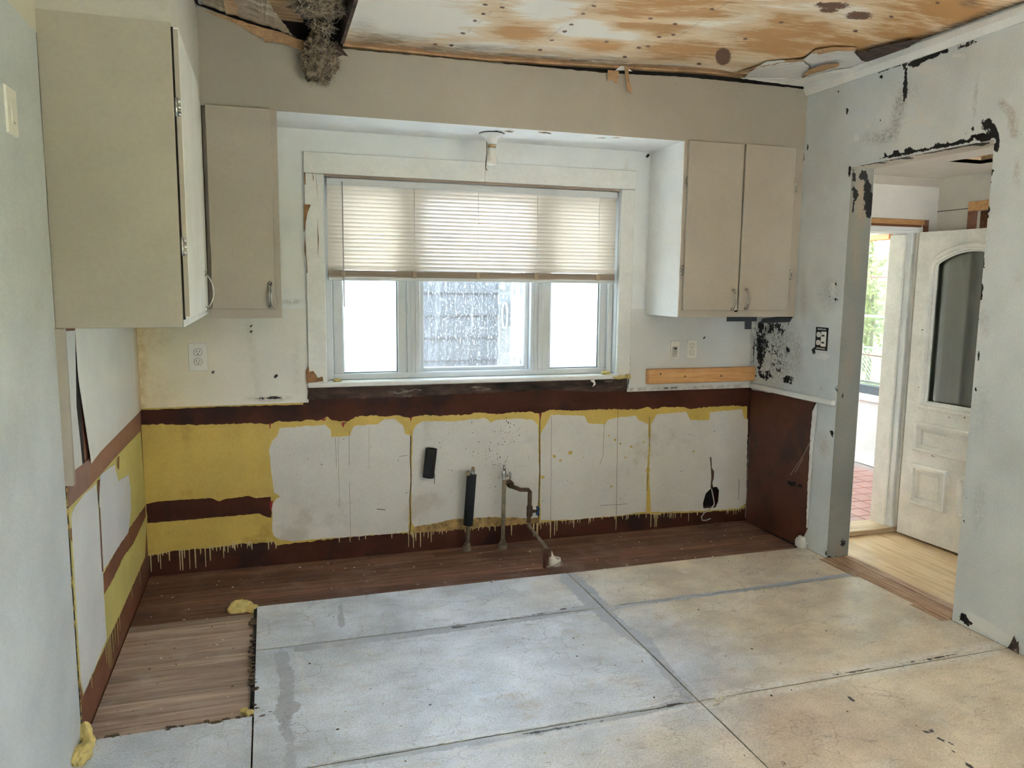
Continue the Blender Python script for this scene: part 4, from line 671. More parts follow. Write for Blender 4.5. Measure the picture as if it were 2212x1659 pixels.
# the open door
door = setting('door_1', 'cream panelled door with an arched glass pane, standing open')
HP = Vector((4.418, -.557, 0)); DD = Vector((.0769, -.997, 0)); DN = Vector((-.997, -.0769, 0))   # hinge point, along the door, towards the room
def dpt(s, z, n): return HP+DD*s+Vector((0, 0, z))+DN*n
def dbox(mb, s0, s1, z0, z1, n0, n1):
    return mb.hexa([dpt(s0, z0, n0), dpt(s1, z0, n0), dpt(s1, z0, n1), dpt(s0, z0, n1), dpt(s0, z1, n0), dpt(s1, z1, n0), dpt(s1, z1, n1), dpt(s0, z1, n1)])
DWD = .73; s0g, s1g, zb_g, zs_g, za_g = .125, .605, .85, 1.70, 1.785
arch = [(s0g+(s1g-s0g)*t, zs_g+(za_g-zs_g)*math.sin(math.pi*t)**.8) for t in np.linspace(0, 1, 25)]
gl = [(s0g, zb_g)]+[(s1g, zb_g)]+arch[::-1]
lf = MB(); outl = [dpt(0, .015, 0), dpt(DWD, .015, 0), dpt(DWD, 1.885, 0), dpt(0, 1.885, 0)]
lf.poly(outl, tuple(DN*-.04), [[dpt(a, b, 0) for a, b in gl]]); lf.build('door_leaf', 'door_paint', door)
def moulding(path, name, closed=True):
    """raised bolection profile swept along a path in the door's plane"""
    pf = [(-.004, 0), (-.006, .022), (-.014, .030), (-.030, .030), (-.034, .014), (-.046, .016), (-.050, .003), (-.056, .003)]
    cx = sum(p[0] for p in path)/len(path); cz = sum(p[1] for p in path)/len(path); n = len(path); mb = MB(); vs = []
    for i, (a, b) in enumerate(path):
        p0 = Vector(path[i-1]); p1 = Vector(path[i]); p2 = Vector(path[(i+1) % n]); e1 = (p1-p0).normalized(); e2_ = (p2-p1).normalized()
        n1 = Vector((-e1.y, e1.x)); n2 = Vector((-e2_.y, e2_.x)); bis = (n1+n2).normalized(); k = 1/max(.35, bis.dot(n1))
        for w, h in pf: q = p1-bis*k*(w+.03); vs.append(dpt(q.x, q.y, h))
    m_ = len(pf); mb.add(vs, [(i*m_+j, i*m_+j+1, ((i+1) % n)*m_+j+1, ((i+1) % n)*m_+j) for i in range(n) for j in range(m_-1)]); return mb.build(name, 'door_paint', door)
moulding([(s0g-.0, zb_g+.0), (s1g, zb_g)]+[(a, b) for a, b in arch[::-1]], 'glass_moulding')
for a0, a1, b0, b1 in ((.108, .625, .587, .717), (.108, .303, .253, .457), (.430, .625, .253, .457)):
    moulding([(a0, b0), (a1, b0), (a1, b1), (a0, b1)], 'panel_moulding')
    pm = MB(); dbox(pm, a0+.03, a1-.03, b0+.03, b1-.03, -.001, .004); pm.build('panel', 'door_paint', door)
gm = MB(); gm.poly([dpt(a, b, -.018) for a, b in gl], tuple(DN*-.004)); gm.build('pane', thin_glass('old_door_glass', (.72, .74, .70), 0, .5), door)
vl = MB(); path = []
for i in range(60): t = i/59; path.append((s0g-.02+(s1g-s0g+.04)*t, -.045+.006*math.sin(t*34)+.004*math.sin(t*13)))
vs = [dpt(a, zz, n) for a, n in path for zz in (zb_g-.03, za_g+.03)]; vl.add(vs, [(2*i, 2*i+2, 2*i+3, 2*i+1) for i in range(59)], True)
vl.build('reflection_veil', 'glass_streaks', door)  # pleated sheet added behind the pane in place of its streaky reflections
kn = MB()
for (a, b, r) in [(.074, 1.30, .004), (.073, .36, .006), (.21, .55, .004), (.225, .548, .003), (.30, .80, .003), (.4, .815, .004), (.08, .95, .003)]: kn.lathe([(0, .001), (r, .001), (r, .0)], dpt(a, b, .0012), DN, 8)
kn.build('chipped_spot', 'rust', door, kind='stuff')
# ------------------------------------------------------------------ porch
XP = 5.654
fp = struct(MB().box(HX+.005, XP+.05, YH+.14, 3.2, -.06, -.006).build('floor_porch', 'grout'), 'red tiled porch floor')
ts = .152; me_t = None
for i in range(14):
    for j_ in range(20):
        x0 = HX+.01+i*ts; y0_ = YH+.17+j_*ts
        if x0+ts > XP: continue
        if me_t is None:
            o = MB().box(.004, ts-.004, .004, ts-.004, -.006, .0, .0015).build('floor_tile', 'tile', fp); me_t = o.data
        else:
            o = bpy.data.objects.new('floor_tile', me_t); COL.objects.link(o); o.parent = fp
        o.location = (x0, y0_, random.uniform(-.0006, .0006))
pw = MB(); pw.box(XP, XP+.12, -.4, 3.2, -.1, .60).box(XP, XP+.12, -.4, .88, .60, 2.6).box(XP, XP+.12, -.4, 3.2, 2.0, 2.6).box(XP, XP+.12, 2.1, 3.2, .6, 2.0)
wpr = struct(pw.build('wall_porch_right', plain('porch_white_paint', (.60, .60, .58), .5, .05, 5, dirt=((.58, .52, .42), 5, .6, .5), stretch=(1, 1, .3))), 'white porch wall below the garden window')
MB().box(XP-.018, XP, -.36, 3.2, 0, .095, .004).build('porch_baseboard', 'trim', wpr)
struct(MB().box(HX+.001, HX+.04, YH+.14, 3.3, -.1, 2.6).box(HX, XP+.12, 3.2, 3.3, -.1, .8).box(HX, 4.1, 3.2, 3.3, .8, 2.6).box(5.25, XP+.12, 3.2, 3.3, .8, 2.6).box(4.1, 5.25, 3.2, 3.3, 2.0, 2.6).build('wall_porch_left', 'trim'), 'porch walls beside the house')  # opening in the far wall widened to brighten porch and hall
struct(MB().box(HX+.001, XP+1.6, YH+.14, 4.5, 2.45, 2.5).build('ceiling_porch', 'trim'), 'porch ceiling with an added overhang that shades the window')  # extends out of view to keep sun and sky off the porch window
struct(MB().box(XH+.15, XP+.12, YH, YH+.13, -.1, 2.6).build('wall_porch_near', 'trim'), 'porch wall beside the hall')
w3 = setting('window_3', 'tall garden window of the porch with thin cross bars')
MB().box(XP-.03, XP+.10, .86, .94, .60, 2.0, .004).build('side_frame', 'rawwood', w3)
MB().box(XP-.012, XP+.10, .94, .985, .63, 1.99, .004).build('side_frame', 'rawwood', w3)
MB().box(XP-.04, XP+.10, .84, 2.12, .565, .625, .004).build('sill', 'door_paint', w3)
MB().box(XP-.01, XP+.08, .985, 2.1, .625, .70, .004).build('lower_rail', 'tape', w3)
MB().box(XP-.02, XP+.06, .985, 2.1, 1.955, 2.0, .003).build('top_rail', 'orange', w3)
for z, mt in ((1.64, 'oldwood'), (1.305, 'wire'), (.962, 'oldwood')): MB().box(XP+.01, XP+.04, .985, 2.1, z-(.009 if mt == 'wire' else .005), z+(.009 if mt == 'wire' else .005)).build('cross_bar', mt, w3)
MB().box(XP+.022, XP+.026, .985, 2.1, .70, 1.955).build('pane', 'glass', w3)
# ------------------------------------------------------------------ wall cupboards
def pull(parent, c, out, L=.115, name='handle'):
    """arched chrome pull standing off a door; c centre, out outward direction"""
    c = Vector(c); out = Vector(out); up = Vector((0, 0, 1)); side = out.cross(up); m = MB()
    for off in (-.0045, .0045):
        m.tube([c+side*off*(1.5 if abs(t) > .8 else 1)+up*L*.5*t+out*(.004+.030*(1-t*t)) for t in np.linspace(-1, 1, 13)], .0034, 6)
    for t in (-1, 1): m.lathe([(.0, .006), (.009, .005), (.010, .0)], c+up*L*.49*t, out, 10)
    return m.build(name, 'chrome', parent, label='arched chrome pull')
def hinge(parent, c, out, axis_side):
    c = Vector(c); m = MB(); a = Vector(axis_side)
    m.tube([c+Vector((0, 0, -.03)), c+Vector((0, 0, .03))], .005, 8)
    for k_ in (-.02, 0, .02):
        b = c+a*.008+Vector((0, 0, k_)); m.lathe([(0, .004), (.007, .003), (.008, 0)], b, out, 8)
    return m.build('hinge', 'chrome', parent)
# right: two doors
cr_ = thing('wall_cabinet', 'cream two-door wall cupboard between the window alcove and the grey wall', 'cabinet')
b = MB(); b.box(A2, W-.004, YS+.012, -.009, ZCAB, ZSOF, .002).box(A2, A2+.03, YS, YS+.012, ZCAB, ZSOF).box(3.605, W-.004, YS, YS+.012, ZCAB, ZSOF).box(A2+.03, 3.605, YS, YS+.012, ZCAB, ZCAB+.045).box(A2+.03, 3.605, YS, YS+.012, ZSOF-.02, ZSOF); b.build('body', 'cab', cr_)
MB().box(A2-.004, A2+.0005, YS-.001, -.004, ZCAB, ZSOF).build('side_panel', 'cablit', cr_, label='cupboard side facing the window, coloured lighter for the light on it')
MB().box(3.255, 3.275, YS-.004, YS-.001, 1.40, 2.34).build('dark_gap', 'dark', cr_)
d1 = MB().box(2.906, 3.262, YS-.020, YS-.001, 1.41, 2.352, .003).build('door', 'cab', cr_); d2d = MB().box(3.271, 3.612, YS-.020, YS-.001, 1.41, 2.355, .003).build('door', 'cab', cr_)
p = at(1582, 647, 1, YS-.02); pull(d1, p, (0, -1, 0)); p = at(1611, 646, 1, YS-.02); pull(d2d, p, (0, -1, 0))
for v in (392, 584): hinge(d1, at(1485 if v < 400 else 1475, v, 1, YS-.008), (0, -1, 0), (-1, 0, 0))
for z in (2.13, 1.62): hinge(d2d, (3.619, YS-.008, z), (0, -1, 0), (1, 0, 0))
# left of the window: one door
cl_ = thing('wall_cabinet', 'narrow pinkish-cream one-door wall cupboard left of the window', 'cabinet')
b = MB(); b.box(XL+.002, A1, YS+.012, -.009, ZCAB, ZSOF, .002).box(A1-.03, A1, YS, YS+.012, ZCAB, ZSOF).box(XL+.002, A1-.03, YS, YS+.012, ZCAB, ZCAB+.045); b.build('body', 'cab', cl_)
dl = MB().box(.395, .683, YS-.020, YS-.001, 1.415, 2.352, .003).build('door', 'cab', cl_)
pull(dl, at(584, 637, 1, YS-.02), (0, -1, 0))
# tall side cupboard on the left wall
cs_ = thing('wall_cabinet', 'big olive-cream wall cupboard on the left wall with its door ajar', 'cabinet')
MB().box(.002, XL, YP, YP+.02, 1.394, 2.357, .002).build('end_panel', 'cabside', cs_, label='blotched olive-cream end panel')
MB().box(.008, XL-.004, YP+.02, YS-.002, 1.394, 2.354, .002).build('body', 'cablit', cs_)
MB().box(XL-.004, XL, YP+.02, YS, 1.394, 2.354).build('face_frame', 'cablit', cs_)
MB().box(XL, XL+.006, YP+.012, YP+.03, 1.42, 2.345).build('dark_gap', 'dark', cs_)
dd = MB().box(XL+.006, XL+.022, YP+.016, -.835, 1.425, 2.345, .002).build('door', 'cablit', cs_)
MB().box(XL+.006, XL+.0205, YP+.0145, YP+.0165, 1.43, 2.34).build('door_edge', 'cab', dd)
pull(dd, (XL+.022, -.875, 1.505), (1, 0, 0), .15)
for z in (2.10, 1.66): hinge(dd, (XL+.006, YP+.014, z), (0, -1, 0), (1, 0, 0))
# ------------------------------------------------------------------ venetian blind
bl = thing('venetian_blind', 'half-raised white venetian blind covering the top of the window', 'blind')
bx0, bx1 = .962, 2.672; zt_ = 2.098
MB().box(bx0, bx1, -.004, .030, zt_-.032, zt_+.006, .003).build('head_rail', 'vinyl', bl)
MB().box(.955, 2.68, -.012, -.006, zt_+.008, zt_+.022, .002).build('valance_gap', 'rail', bl)
ns = 21; z_bot = 1.628; me_s = None
for i in range(ns):
    z = zt_-.042-(zt_-.042-z_bot)*i/(ns-1)
    if me_s is None:
        m = MB(); cs = []
        for t in np.linspace(-1, 1, 5):
            cs.append((-.003*(1-t*t)-.0095*t, .0118*t))
        vs = [(x, yy, zz) for yy, zz in cs for x in (0, bx1-bx0-.006)]
        m.add(vs, [(2*k_, 2*k_+1, 2*k_+3, 2*k_+2) for k_ in range(4)], True); o = m.build('slat', 'slat', bl); me_s = o.data
    else:
        o = bpy.data.objects.new('slat', me_s); COL.objects.link(o); o.parent = bl
    o.location = (bx0+.003, .012, z)
for i in range(7): MB().box(bx0+.003, bx1-.003, .0-.0015*(i % 2), .026, 1.5775+i*.0052, 1.5825+i*.0052, .0006).build('stacked_slat', 'rail', bl)
MB().box(bx0+.002, bx1-.002, -.002, .028, 1.558, 1.577, .003).build('bottom_rail', 'vinyl', bl)
for u in (740, 895, 1033, 1160, 1293):
    x = Bk(u, 500).x; MB().tube([(x, -.004, zt_-.03), (x, -.006, 1.85), (x, -.003, 1.57)], .0009, 5).build('ladder_cord', 'slat', bl)
    MB().box(x-.012, x+.012, -.006, -.001, 1.575, 1.612, .002).build('cord_tag', plain('amber_clip', (.36, .28, .20), .4), bl)
MB().tube([Bk(739, 392, -.012), Bk(741, 520, -.014), Bk(744, 663, -.012)], .0032, 6).build('tilt_wand', 'wand', bl)
# ------------------------------------------------------------------ lamp holder under the soffit
lp = thing('lamp_holder', 'white porcelain lamp holder with an unlit bulb under the soffit', 'light fixture')
lc = Vector((1.815, -.235, ZSOF))
MB().lathe([(0, 0), (.064, 0), (.066, -.006), (.058, -.016), (.036, -.026), (.030, -.052), (.029, -.060), (0, -.060)], lc, seg=28).build('holder', 'porcelain', lp)
MB().lathe([(.067, -.0005), (.069, -.003), (.066, -.005)], lc, seg=28).build('rim_shadow_ring', 'slot', lp)  # dark ring drawn in as the shadow line round the rim
MB().lathe([(.0, -.060), (.022, -.060), (.023, -.075), (.0, -.075)], lc, seg=20).build('socket_ring', 'brass', lp)
bb = MB().lathe([(.0, -.074), (.019, -.074), (.020, -.095), (.023, -.118), (.029, -.138), (.031, -.150), (.028, -.160), (.018, -.167), (0, -.169)], lc, seg=24).build('bulb', 'bulb', lp)
MB().lathe([(.0202, -.098), (.0215, -.1085)], lc, seg=24).build('print_band', plain('grey_print', (.55, .55, .53), .5), bb)
MB().tube([lc+Vector(v) for v in ((-.028, -.008, -.03), (-.030, -.01, -.075), (-.029, -.012, -.10), (-.034, -.012, -.145), (-.036, -.012, -.185), (-.028, -.012, -.196))], .0026, 6).build('loose_wire', 'rust', lp)
MB().tube([lc+Vector(v) for v in ((-.036, -.012, -.185), (-.040, -.012, -.23), (-.036, -.012, -.275))], .0008, 5).build('pull_string', 'kraft', lp)
# ------------------------------------------------------------------ electrical plates
def duplex(parent, c, ax, out, scale=1.0, mat='plate'):
    """two receptacle faces with slots; ax in-plane horizontal, out outward"""
    c, ax, out = Vector(c), Vector(ax), Vector(out); up = Vector((0, 0, 1))
    for k_ in (-.020, .020):
        cc = c+up*k_*scale; m = MB(); n = 16
        vs = [cc+ax*.0155*scale*math.cos(a)+up*max(-.0125, min(.0125, .0155*math.sin(a)))*scale+out*h for h in (0, .0025) for a in np.linspace(0, 2*math.pi, n+1)[:-1]]
        m.add(vs, [tuple(range(n, 2*n))]+[(i, (i+1) % n, n+(i+1) % n, n+i) for i in range(n)]); f = m.build('receptacle', mat, parent)
        s_ = MB()
        rim = [cc+ax*.0165*scale*math.cos(a)+up*max(-.0135, min(.0135, .0165*math.sin(a)))*scale+out*.0012 for a in np.linspace(0, 2*math.pi, 21)]
        s_.tube(rim, .0008, 4, False)
        for dx, h in ((-.006, .008), (.006, .0065)):
            q = cc+ax*dx*scale+up*.003*scale+out*.0032; a_ = ax*.0012*scale; b_ = up*h*.5*scale; s_.add([q-a_-b_, q+a_-b_, q+a_+b_, q-a_+b_], [(0, 1, 2, 3)])
        q = cc-up*.007*scale+out*.0032; s_.lathe([(0, 0), (.0026*scale, 0)], q, out, 8); s_.build('slot', 'slot', f)
def plate(name, label, cat, c, w, h, ax, out):
    t = thing(name, label, cat); c, ax, out = Vector(c), Vector(ax), Vector(out); up = Vector((0, 0, 1)); m = MB()
    a, b_ = ax*w/2, up*h/2; i_, k_ = ax*(w/2-.003), up*(h/2-.003)
    m.add([c-a-b_, c+a-b_, c+a+b_, c-a+b_, c-i_-k_+out*.006, c+i_-k_+out*.006, c+i_+k_+out*.006, c-i_+k_+out*.006], [(4, 5, 6, 7), (0, 1, 5, 4), (1, 2, 6, 5), (2, 3, 7, 6), (3, 0, 4, 7), (0, 3, 2, 1)]); m.build('cover_plate', 'plate', t); return t
c = Bk(428, 771, -.008); t = plate('wall_outlet', 'ivory duplex outlet on the cream board left of the window', 'outlet', c, .094, .146, (1, 0, 0), (0, -1, 0)); duplex(t, c+Vector((0, -.0055, 0)), (1, 0, 0), (0, -1, 0), 1.25)
c = Bk(1494, 754, -.008); t = plate('wall_outlet', 'ivory duplex outlet above the pine batten', 'outlet', c, .072, .122, (1, 0, 0), (0, -1, 0)); duplex(t, c+Vector((0, -.0055, 0)), (1, 0, 0), (0, -1, 0), 1.05)
c = Bk(1457, 756, -.008); t = plate('switch_plate', 'painted-over toggle plate beside the outlet above the pine batten', 'switch', c, .066, .118, (1, 0, 0), (0, -1, 0))
m = MB(); m.box(c.x-.017, c.x+.017, c.y-.008, c.y-.004, c.z-.045, c.z+.022, .002); m.build('painted_insert', plain('scraped_plate', (.50, .48, .42), .6, .3, 60), t); MB().box(c.x-.008, c.x+.006, c.y-.018, c.y-.007, c.z+.004, c.z+.014, .002).build('toggle', 'slot', t)
c = Lw(18, 240); c.x = .004; t = plate('switch_plate', 'cream switch plate on the grey wall beside the tall cupboard', 'switch', c, .090, .124, (0, 1, 0), (1, 0, 0))
m = MB(); m.box(c.x+.005, c.x+.009, c.y-.016, c.y+.016, c.z-.034, c.z+.034, .002); m.build('rocker', 'plate', t); MB().box(c.x+.009, c.x+.0095, c.y-.010, c.y+.010, c.z-.030, c.z-.0285).build('rocker_line', 'slot', t)
c = Rw(1775, 732); t = thing('wall_outlet', 'uncovered outlet and switch pair in the grey wall with black edges', 'outlet')
MB().box(W-.0015, W+.001, c.y-.052, c.y+.052, c.z-.066, c.z+.066).build('open_box', 'black', t)
m = MB(); m.box(W-.010, W-.0015, c.y-.041, c.y-.003, c.z-.043, c.z+.043, .002); m.build('switch_body', 'plate', t); duplex(t, (W-.003, c.y+.022, c.z), (0, -1, 0), (-1, 0, 0), 1.15)
for k_ in (-.02, .02): MB().box(W-.0115, W-.0098, c.y-.034, c.y-.012, c.z+k_-.005, c.z+k_+.005).build('switch_slot', 'slot', t)
for k_ in (-.055, .055):
    m = MB(); m.box(W-.004, W-.0015, c.y-.036, c.y+.036, c.z+k_-.005, c.z+k_+.005, .001); m.build('mounting_strap', 'chrome', t)
# ------------------------------------------------------------------ pine batten and flashing
q = [Bk(*p, -.048) for p in ((1401, 799), (1401, 831))]; zt1, zb1 = Bk(1405, 798, -.048).z, Bk(1405, 830, -.048).z
pb = thing('pine_board', 'bare pine batten screwed across the wall in the corner', 'board')
MB().box(q[0].x, W-.008, -.048, -.008, zb1, zt1, .004).build('board', 'pine', pb)
for u, v in ((1427, 808), (1480, 813), (1558, 812), (1632, 812)): MB().lathe([(0, .0015), (.005, .001), (.0055, 0)], Bk(u, v, -.048), (0, -1, 0), 10).build('screw_head', 'slot', pb)
tp = thing('flashing_strip', 'dark grey flashing strip under the right cupboard', 'flashing')
MB().box(W-.22, W-.008, -.030, -.009, 1.325, 1.368).build('strip', 'tape', tp); MB().poly(onY([Bk(*p) for p in [(1607, 690), (1622, 690), (1621, 711), (1607, 711)]], -.011), (0, .002, 0)).build('hanging_tab', 'tape', tp)
MB().poly([at(u, v, 0, W-.004) for u, v in [(1648, 688), (1712, 686), (1714, 680), (1705, 696), (1640, 698)]], (.003, 0, 0)).build('wall_fold', 'tape', tp)
# ------------------------------------------------------------------ pipes
def handle_oval(parent, c, out, mat='chrome', r=.022):
    m = MB(); c = Vector(c); out = Vector(out); m.lathe([(0, .010), (r*.6, .010), (r, .006), (r, -.001), (r*.5, -.004), (0, -.004)], c, out, 14); m.build('valve_handle', mat, parent)
pp = thing('supply_pipe', 'water pipe in a black foam sleeve rising from the floorboards', 'pipe')
b0 = Vector((1.725, -.075, ZW)); t0 = at(1020, 1018, 1, -.075); L = lambda t: b0.lerp(t0, t)
MB().tube([L(0), L(.95)], .0125, 12).build('pipe', 'pipe', pp); MB().lathe([(0, .0), (.026, 0), (.026, .03), (.018, .034), (.018, .05), (0, .05)], b0, t0-b0, 8, False).build('base_nut', 'pipe', pp)
fs_, fe = at(1011, 1134, 1, -.075), at(1019, 1025, 1, -.075); MB().tube([fs_, fs_.lerp(fe, .5), fe], .0285, 16).build('foam_sleeve', 'foamblk', pp)
m = MB(); v0 = at(1021, 1020, 1, -.075); m.tube([v0+Vector((0, 0, -.02)), v0+Vector((.002, 0, .012))], .013, 8, True, False); m.tube([v0, v0+Vector((-.024, -.006, 0))], .007, 8); m.build('valve_body', 'chrome', pp)
MB().tube([v0+Vector((.001, 0, .012)), v0+Vector((.003, 0, .030))], .0095, 8).build('outlet_nut', 'brass', pp); handle_oval(pp, v0+Vector((-.030, -.008, -.002)), (-.4, -.9, 0), 'pipe', .016)
pq = thing('supply_pipe', 'bare grey water pipe with a chrome stop valve', 'pipe')
b0 = Vector((1.945, -.085, ZW)); t0 = at(1089, 1034, 1, -.085)
MB().tube([b0, t0], .0125, 12).build('pipe', 'pipe', pq); MB().lathe([(0, 0), (.028, 0), (.028, .03), (.018, .034), (.018, .05), (0, .05)], b0, t0-b0, 8, False).build('base_nut', 'pipe', pq)
m = MB(); m.tube([t0+Vector((0, 0, -.004)), t0+Vector((0, 0, .032)), t0+Vector((.001, 0, .05))], [.0145, .0145, .010], 8, True, False); m.tube([t0+Vector((0, 0, .018)), t0+Vector((.022, -.004, .018))], .0075, 8); m.build('valve_body', 'chrome', pq)
MB().tube([t0+Vector((.001, 0, .05)), t0+Vector((.001, 0, .066)), t0+Vector((.001, 0, .082))], [.008, .0095, .0095], 10).build('outlet_nut', 'chrome', pq); handle_oval(pq, t0+Vector((.032, -.006, .020)), (.95, -.3, 0))
pg = thing('iron_pipe', 'rusty bent iron pipe with a blue valve wheel', 'pipe')
yv = -.13; P = [at(1103, 1050, 1, -.05), at(1117, 1055, 1, -.10), at(1124, 1058, 1, yv), at(1141, 1058, 1, yv), at(1144.5, 1062, 1, yv), at(1144, 1090, 1, yv), at(1142, 1128, 1, yv-.005)]
MB().tube(P, .0125, 10).build('upper_pipe', 'rust', pg)
m = MB(); m.tube([at(1097, 1040, 1, -.012), at(1103, 1047, 1, -.035), P[0]], [.020, .022, .017], 8, True, False); m.build('wall_elbow', 'rust', pg)
kb = at(1143, 1137, 1, yv-.01); ke = Vector((2.082, -.455, .10)); MB().tube([kb+Vector((0, 0, .015)), kb, kb.lerp(ke, .15), kb.lerp(ke, .9), ke, ke+Vector((0, -.003, -.02))], [.014, .014, .0105, .0105, .013, .013], 10).build('slanting_pipe', 'pipe', pg)
MB().tube([ke+Vector((0, -.003, -.008)), Vector((2.080, -.455, ZW))], .0125, 10).build('foot_pipe', plain('red_rust', (.085, .030, .016), .8, .3, 25), pg)
vm = at(1144, 1104, 1, yv); m = MB(); m.tube([vm+Vector((0, 0, -.03)), vm+Vector((0, 0, .03))], .019, 8, True, False); m.tube([vm, vm+Vector((.028, -.004, -.002)), vm+Vector((.048, -.006, -.002))], [.014, .010, .006], 8); m.build('valve_body', 'rust', pg)
m = MB(); wc = vm+Vector((.050, -.006, -.002)); ring = [wc+Vector((.003*math.cos(3*a), .022*math.cos(a), .026*math.sin(a))) for a in np.linspace(0, 2*math.pi, 19)]; m.tube(ring, .0045, 6, False)
for a in (0, 2.1, 4.2): m.tube([wc, wc+Vector((0, .022*math.cos(a), .026*math.sin(a)))], .0035, 5)
m.build('valve_wheel', 'blue', pg)
rp = thing('pipe_collar', 'cut white plastic pipe collar beside the foot of the iron pipe', 'pipe collar')
rc = Vector((2.148, -.43, ZW)); m = MB(); n = 26
for r0, r1 in ((.033, .029),):
    vs = []
    for i in range(n+1):
        a = i/n*2*math.pi-2.6; h = .040+(.05*max(0, 1-i/5)**1.5); vs += [rc+Vector((r*math.cos(a), r*math.sin(a), z)) for r, z in ((r0, 0), (r0, h), (r1, h), (r1, 0))]
    m.add(vs, [(4*i+j_, 4*i+(j_+1) % 4, 4*(i+1)+(j_+1) % 4, 4*(i+1)+j_) for i in range(n) for j_ in range(4)], True)
m.build('collar', 'plate', rp)
cb = thing('loose_cable', 'short grey cable lying beside the white collar', 'cable')
MB().tube([Fl(1178, 1225, ZW+.006), Fl(1196, 1222, ZW+.008), Fl(1206, 1217, ZW+.02), Fl(1212, 1213, ZW+.03), Fl(1216, 1218, ZW+.01), Fl(1206, 1224, ZW+.005)], .004, 6).build('cable', 'cable', cb)
tb = thing('foam_tube', 'short black foam pipe sleeve wired to the white wall', 'foam tube')
a_, b_ = at(932, 969, 1, -.036), at(925, 1031, 1, -.036); MB().tube([a_, a_.lerp(b_, .5), b_], .033, 18, False).build('sleeve', 'foamblk', tb)
MB().lathe([(.033, 0), (.012, 0), (.012, -.01)], a_, a_-b_, 18).build('sleeve_end', 'foamblk', tb); MB().lathe([(.033, 0), (.012, 0)], b_, b_-a_, 18).build('sleeve_end', 'foamblk', tb)
MB().tube([at(929, 972, 1, -.066), at(934, 978, 1, -.071), at(937, 1010, 1, -.071), at(939, 1030, 1, -.05), at(938.5, 1045, 1, -.03)], .0016, 5).build('wire', 'rust', tb)
ce = thing('wall_cable', 'pale cable coming out of the torn hole in the white wall', 'cable')
MB().tube([at(1537, 1056, 1, .03), at(1541, 1075, 1, .01), at(1543, 1090, 1, -.012), at(1535, 1099, 1, -.04), at(1521, 1108, 1, -.05), at(1515, 1117, 1, -.05), at(1517, 1124, 1, -.05), at(1525, 1124, 1, -.05), at(1535, 1120, 1, -.05)], .0042, 7).build('cable', 'cable', ce)
# ------------------------------------------------------------------ spray foam, insulation, torn paper
def foam_lump(label, blobs, seed):
    t = thing('foam_lump', label, 'foam')
    for i, (c, rx, ry, rz, fl) in enumerate(blobs):
        MB().blob(c, rx, ry, rz, .25, 4, 1.6, seed+i, fl).build('lump', 'foam', t)
c = Fl(520, 1318, ZW); foam_lump('yellow spray-foam lump where the bare boards meet the pale sheet', [((c.x, c.y, ZW+.004), .062, .036, .048, ZW), ((c.x+.055, c.y-.02, ZW), .03, .03, .03, ZW)], 1)
c = Fl(540, 1538, 0); foam_lump('crumbly foam bits at the near corner of the bare boards', [((c.x, c.y, -.008), .016, .022, .016, -.02), ((c.x-.02, c.y+.03, -.010), .015, .012, .012, -.02)], 4)
c = Lw(170, 1585); foam_lump('yellow foam at the foot of the open wall joint', [((.018, YP-.012, .02), .02, .02, .045, -.01)], 7)
c = Lw(165, 1640); foam_lump('pale foam wad on the floor against the grey wall', [((.025, c.y-.03, .01), .03, .06, .03, -.002), ((.03, c.y+.04, .005), .022, .035, .02, -.002)], 9)
c = Bk(682, 818, -.03); foam_lump('yellow foam at the left end of the window sill', [((1.0, -.012, 1.008), .022, .02, .012, 1.0)], 12)
foam_lump('yellow foam at the right end of the window sill', [((2.62, -.012, 1.010), .028, .022, .014, 1.0), ((2.70, -.035, .985), .05, .03, .012, .965), ((2.76, -.03, .987), .02, .02, .016, .965)], 14)
def wool(label, c, rx, ry, rz, n, seed):
    random.seed(seed); t = thing('insulation_clump', label, 'insulation'); c = Vector(c)
    MB().blob(c, rx, ry, rz, .45, 4, 2.4, seed).build('wool_core', 'wool', t); m = MB()
    for i in range(n):
        d = Vector((random.gauss(0, 1), random.gauss(0, 1)-.5, random.gauss(0, 1))).normalized(); p = c+Vector((d.x*rx, d.y*ry, d.z*rz))*random.uniform(.8, 1.05); pts = [p]
        g = Vector((random.gauss(0, 1), random.gauss(0, 1), random.gauss(0, 1))).normalized()*.007
        for _ in range(6): g = (g+Vector((random.gauss(0, 1), random.gauss(0, 1), random.gauss(0, 1)))*.005).normalized()*.008; pts.append(pts[-1]+g)
        m.tube(pts, .0011, 4, False)
    m.build('loose_fibres', 'woolp', t, kind='stuff')
c1 = at(690, 128, 1, YS-.055); wool('grey insulation clump hanging from the ceiling in front of the soffit', (c1.x, c1.y, c1.z), .075, .045, .105, 420, 21)
c2 = at(690, 14, 2, 2.73); wool('grey insulation showing in the ceiling hole', (c2.x, c2.y, 2.735), .12, .11, .035, 420, 22)
c3 = at(697, 60, 2, 2.70); wool('pale insulation tuft at the edge of the ceiling hole', (c3.x, c3.y, 2.700), .05, .04, .018, 160, 23)
def paper(label, px, y, bow=.02, mat='kraft'):
    t = thing('torn_paper', label, 'paper'); P = jag([at(u, v, 1, y) for u, v in px], .002, .02); zm = max(p.z for p in P); P = [Vector((p.x, p.y-bow*min(1, (zm-p.z)/.15)**2, p.z)) for p in P]
    MB().poly(P, (0, .0015, 0)).build('paper', mat, t)
paper('brown torn paper curling along the ceiling edge by the hanging insulation', [(440, 22), (480, 32), (545, 53), (600, 68), (655, 88), (672, 108), (662, 118), (645, 108), (612, 96), (590, 92), (572, 93), (569, 80), (564, 84), (548, 75), (530, 62), (500, 47), (470, 36)], YS-.012, .02)
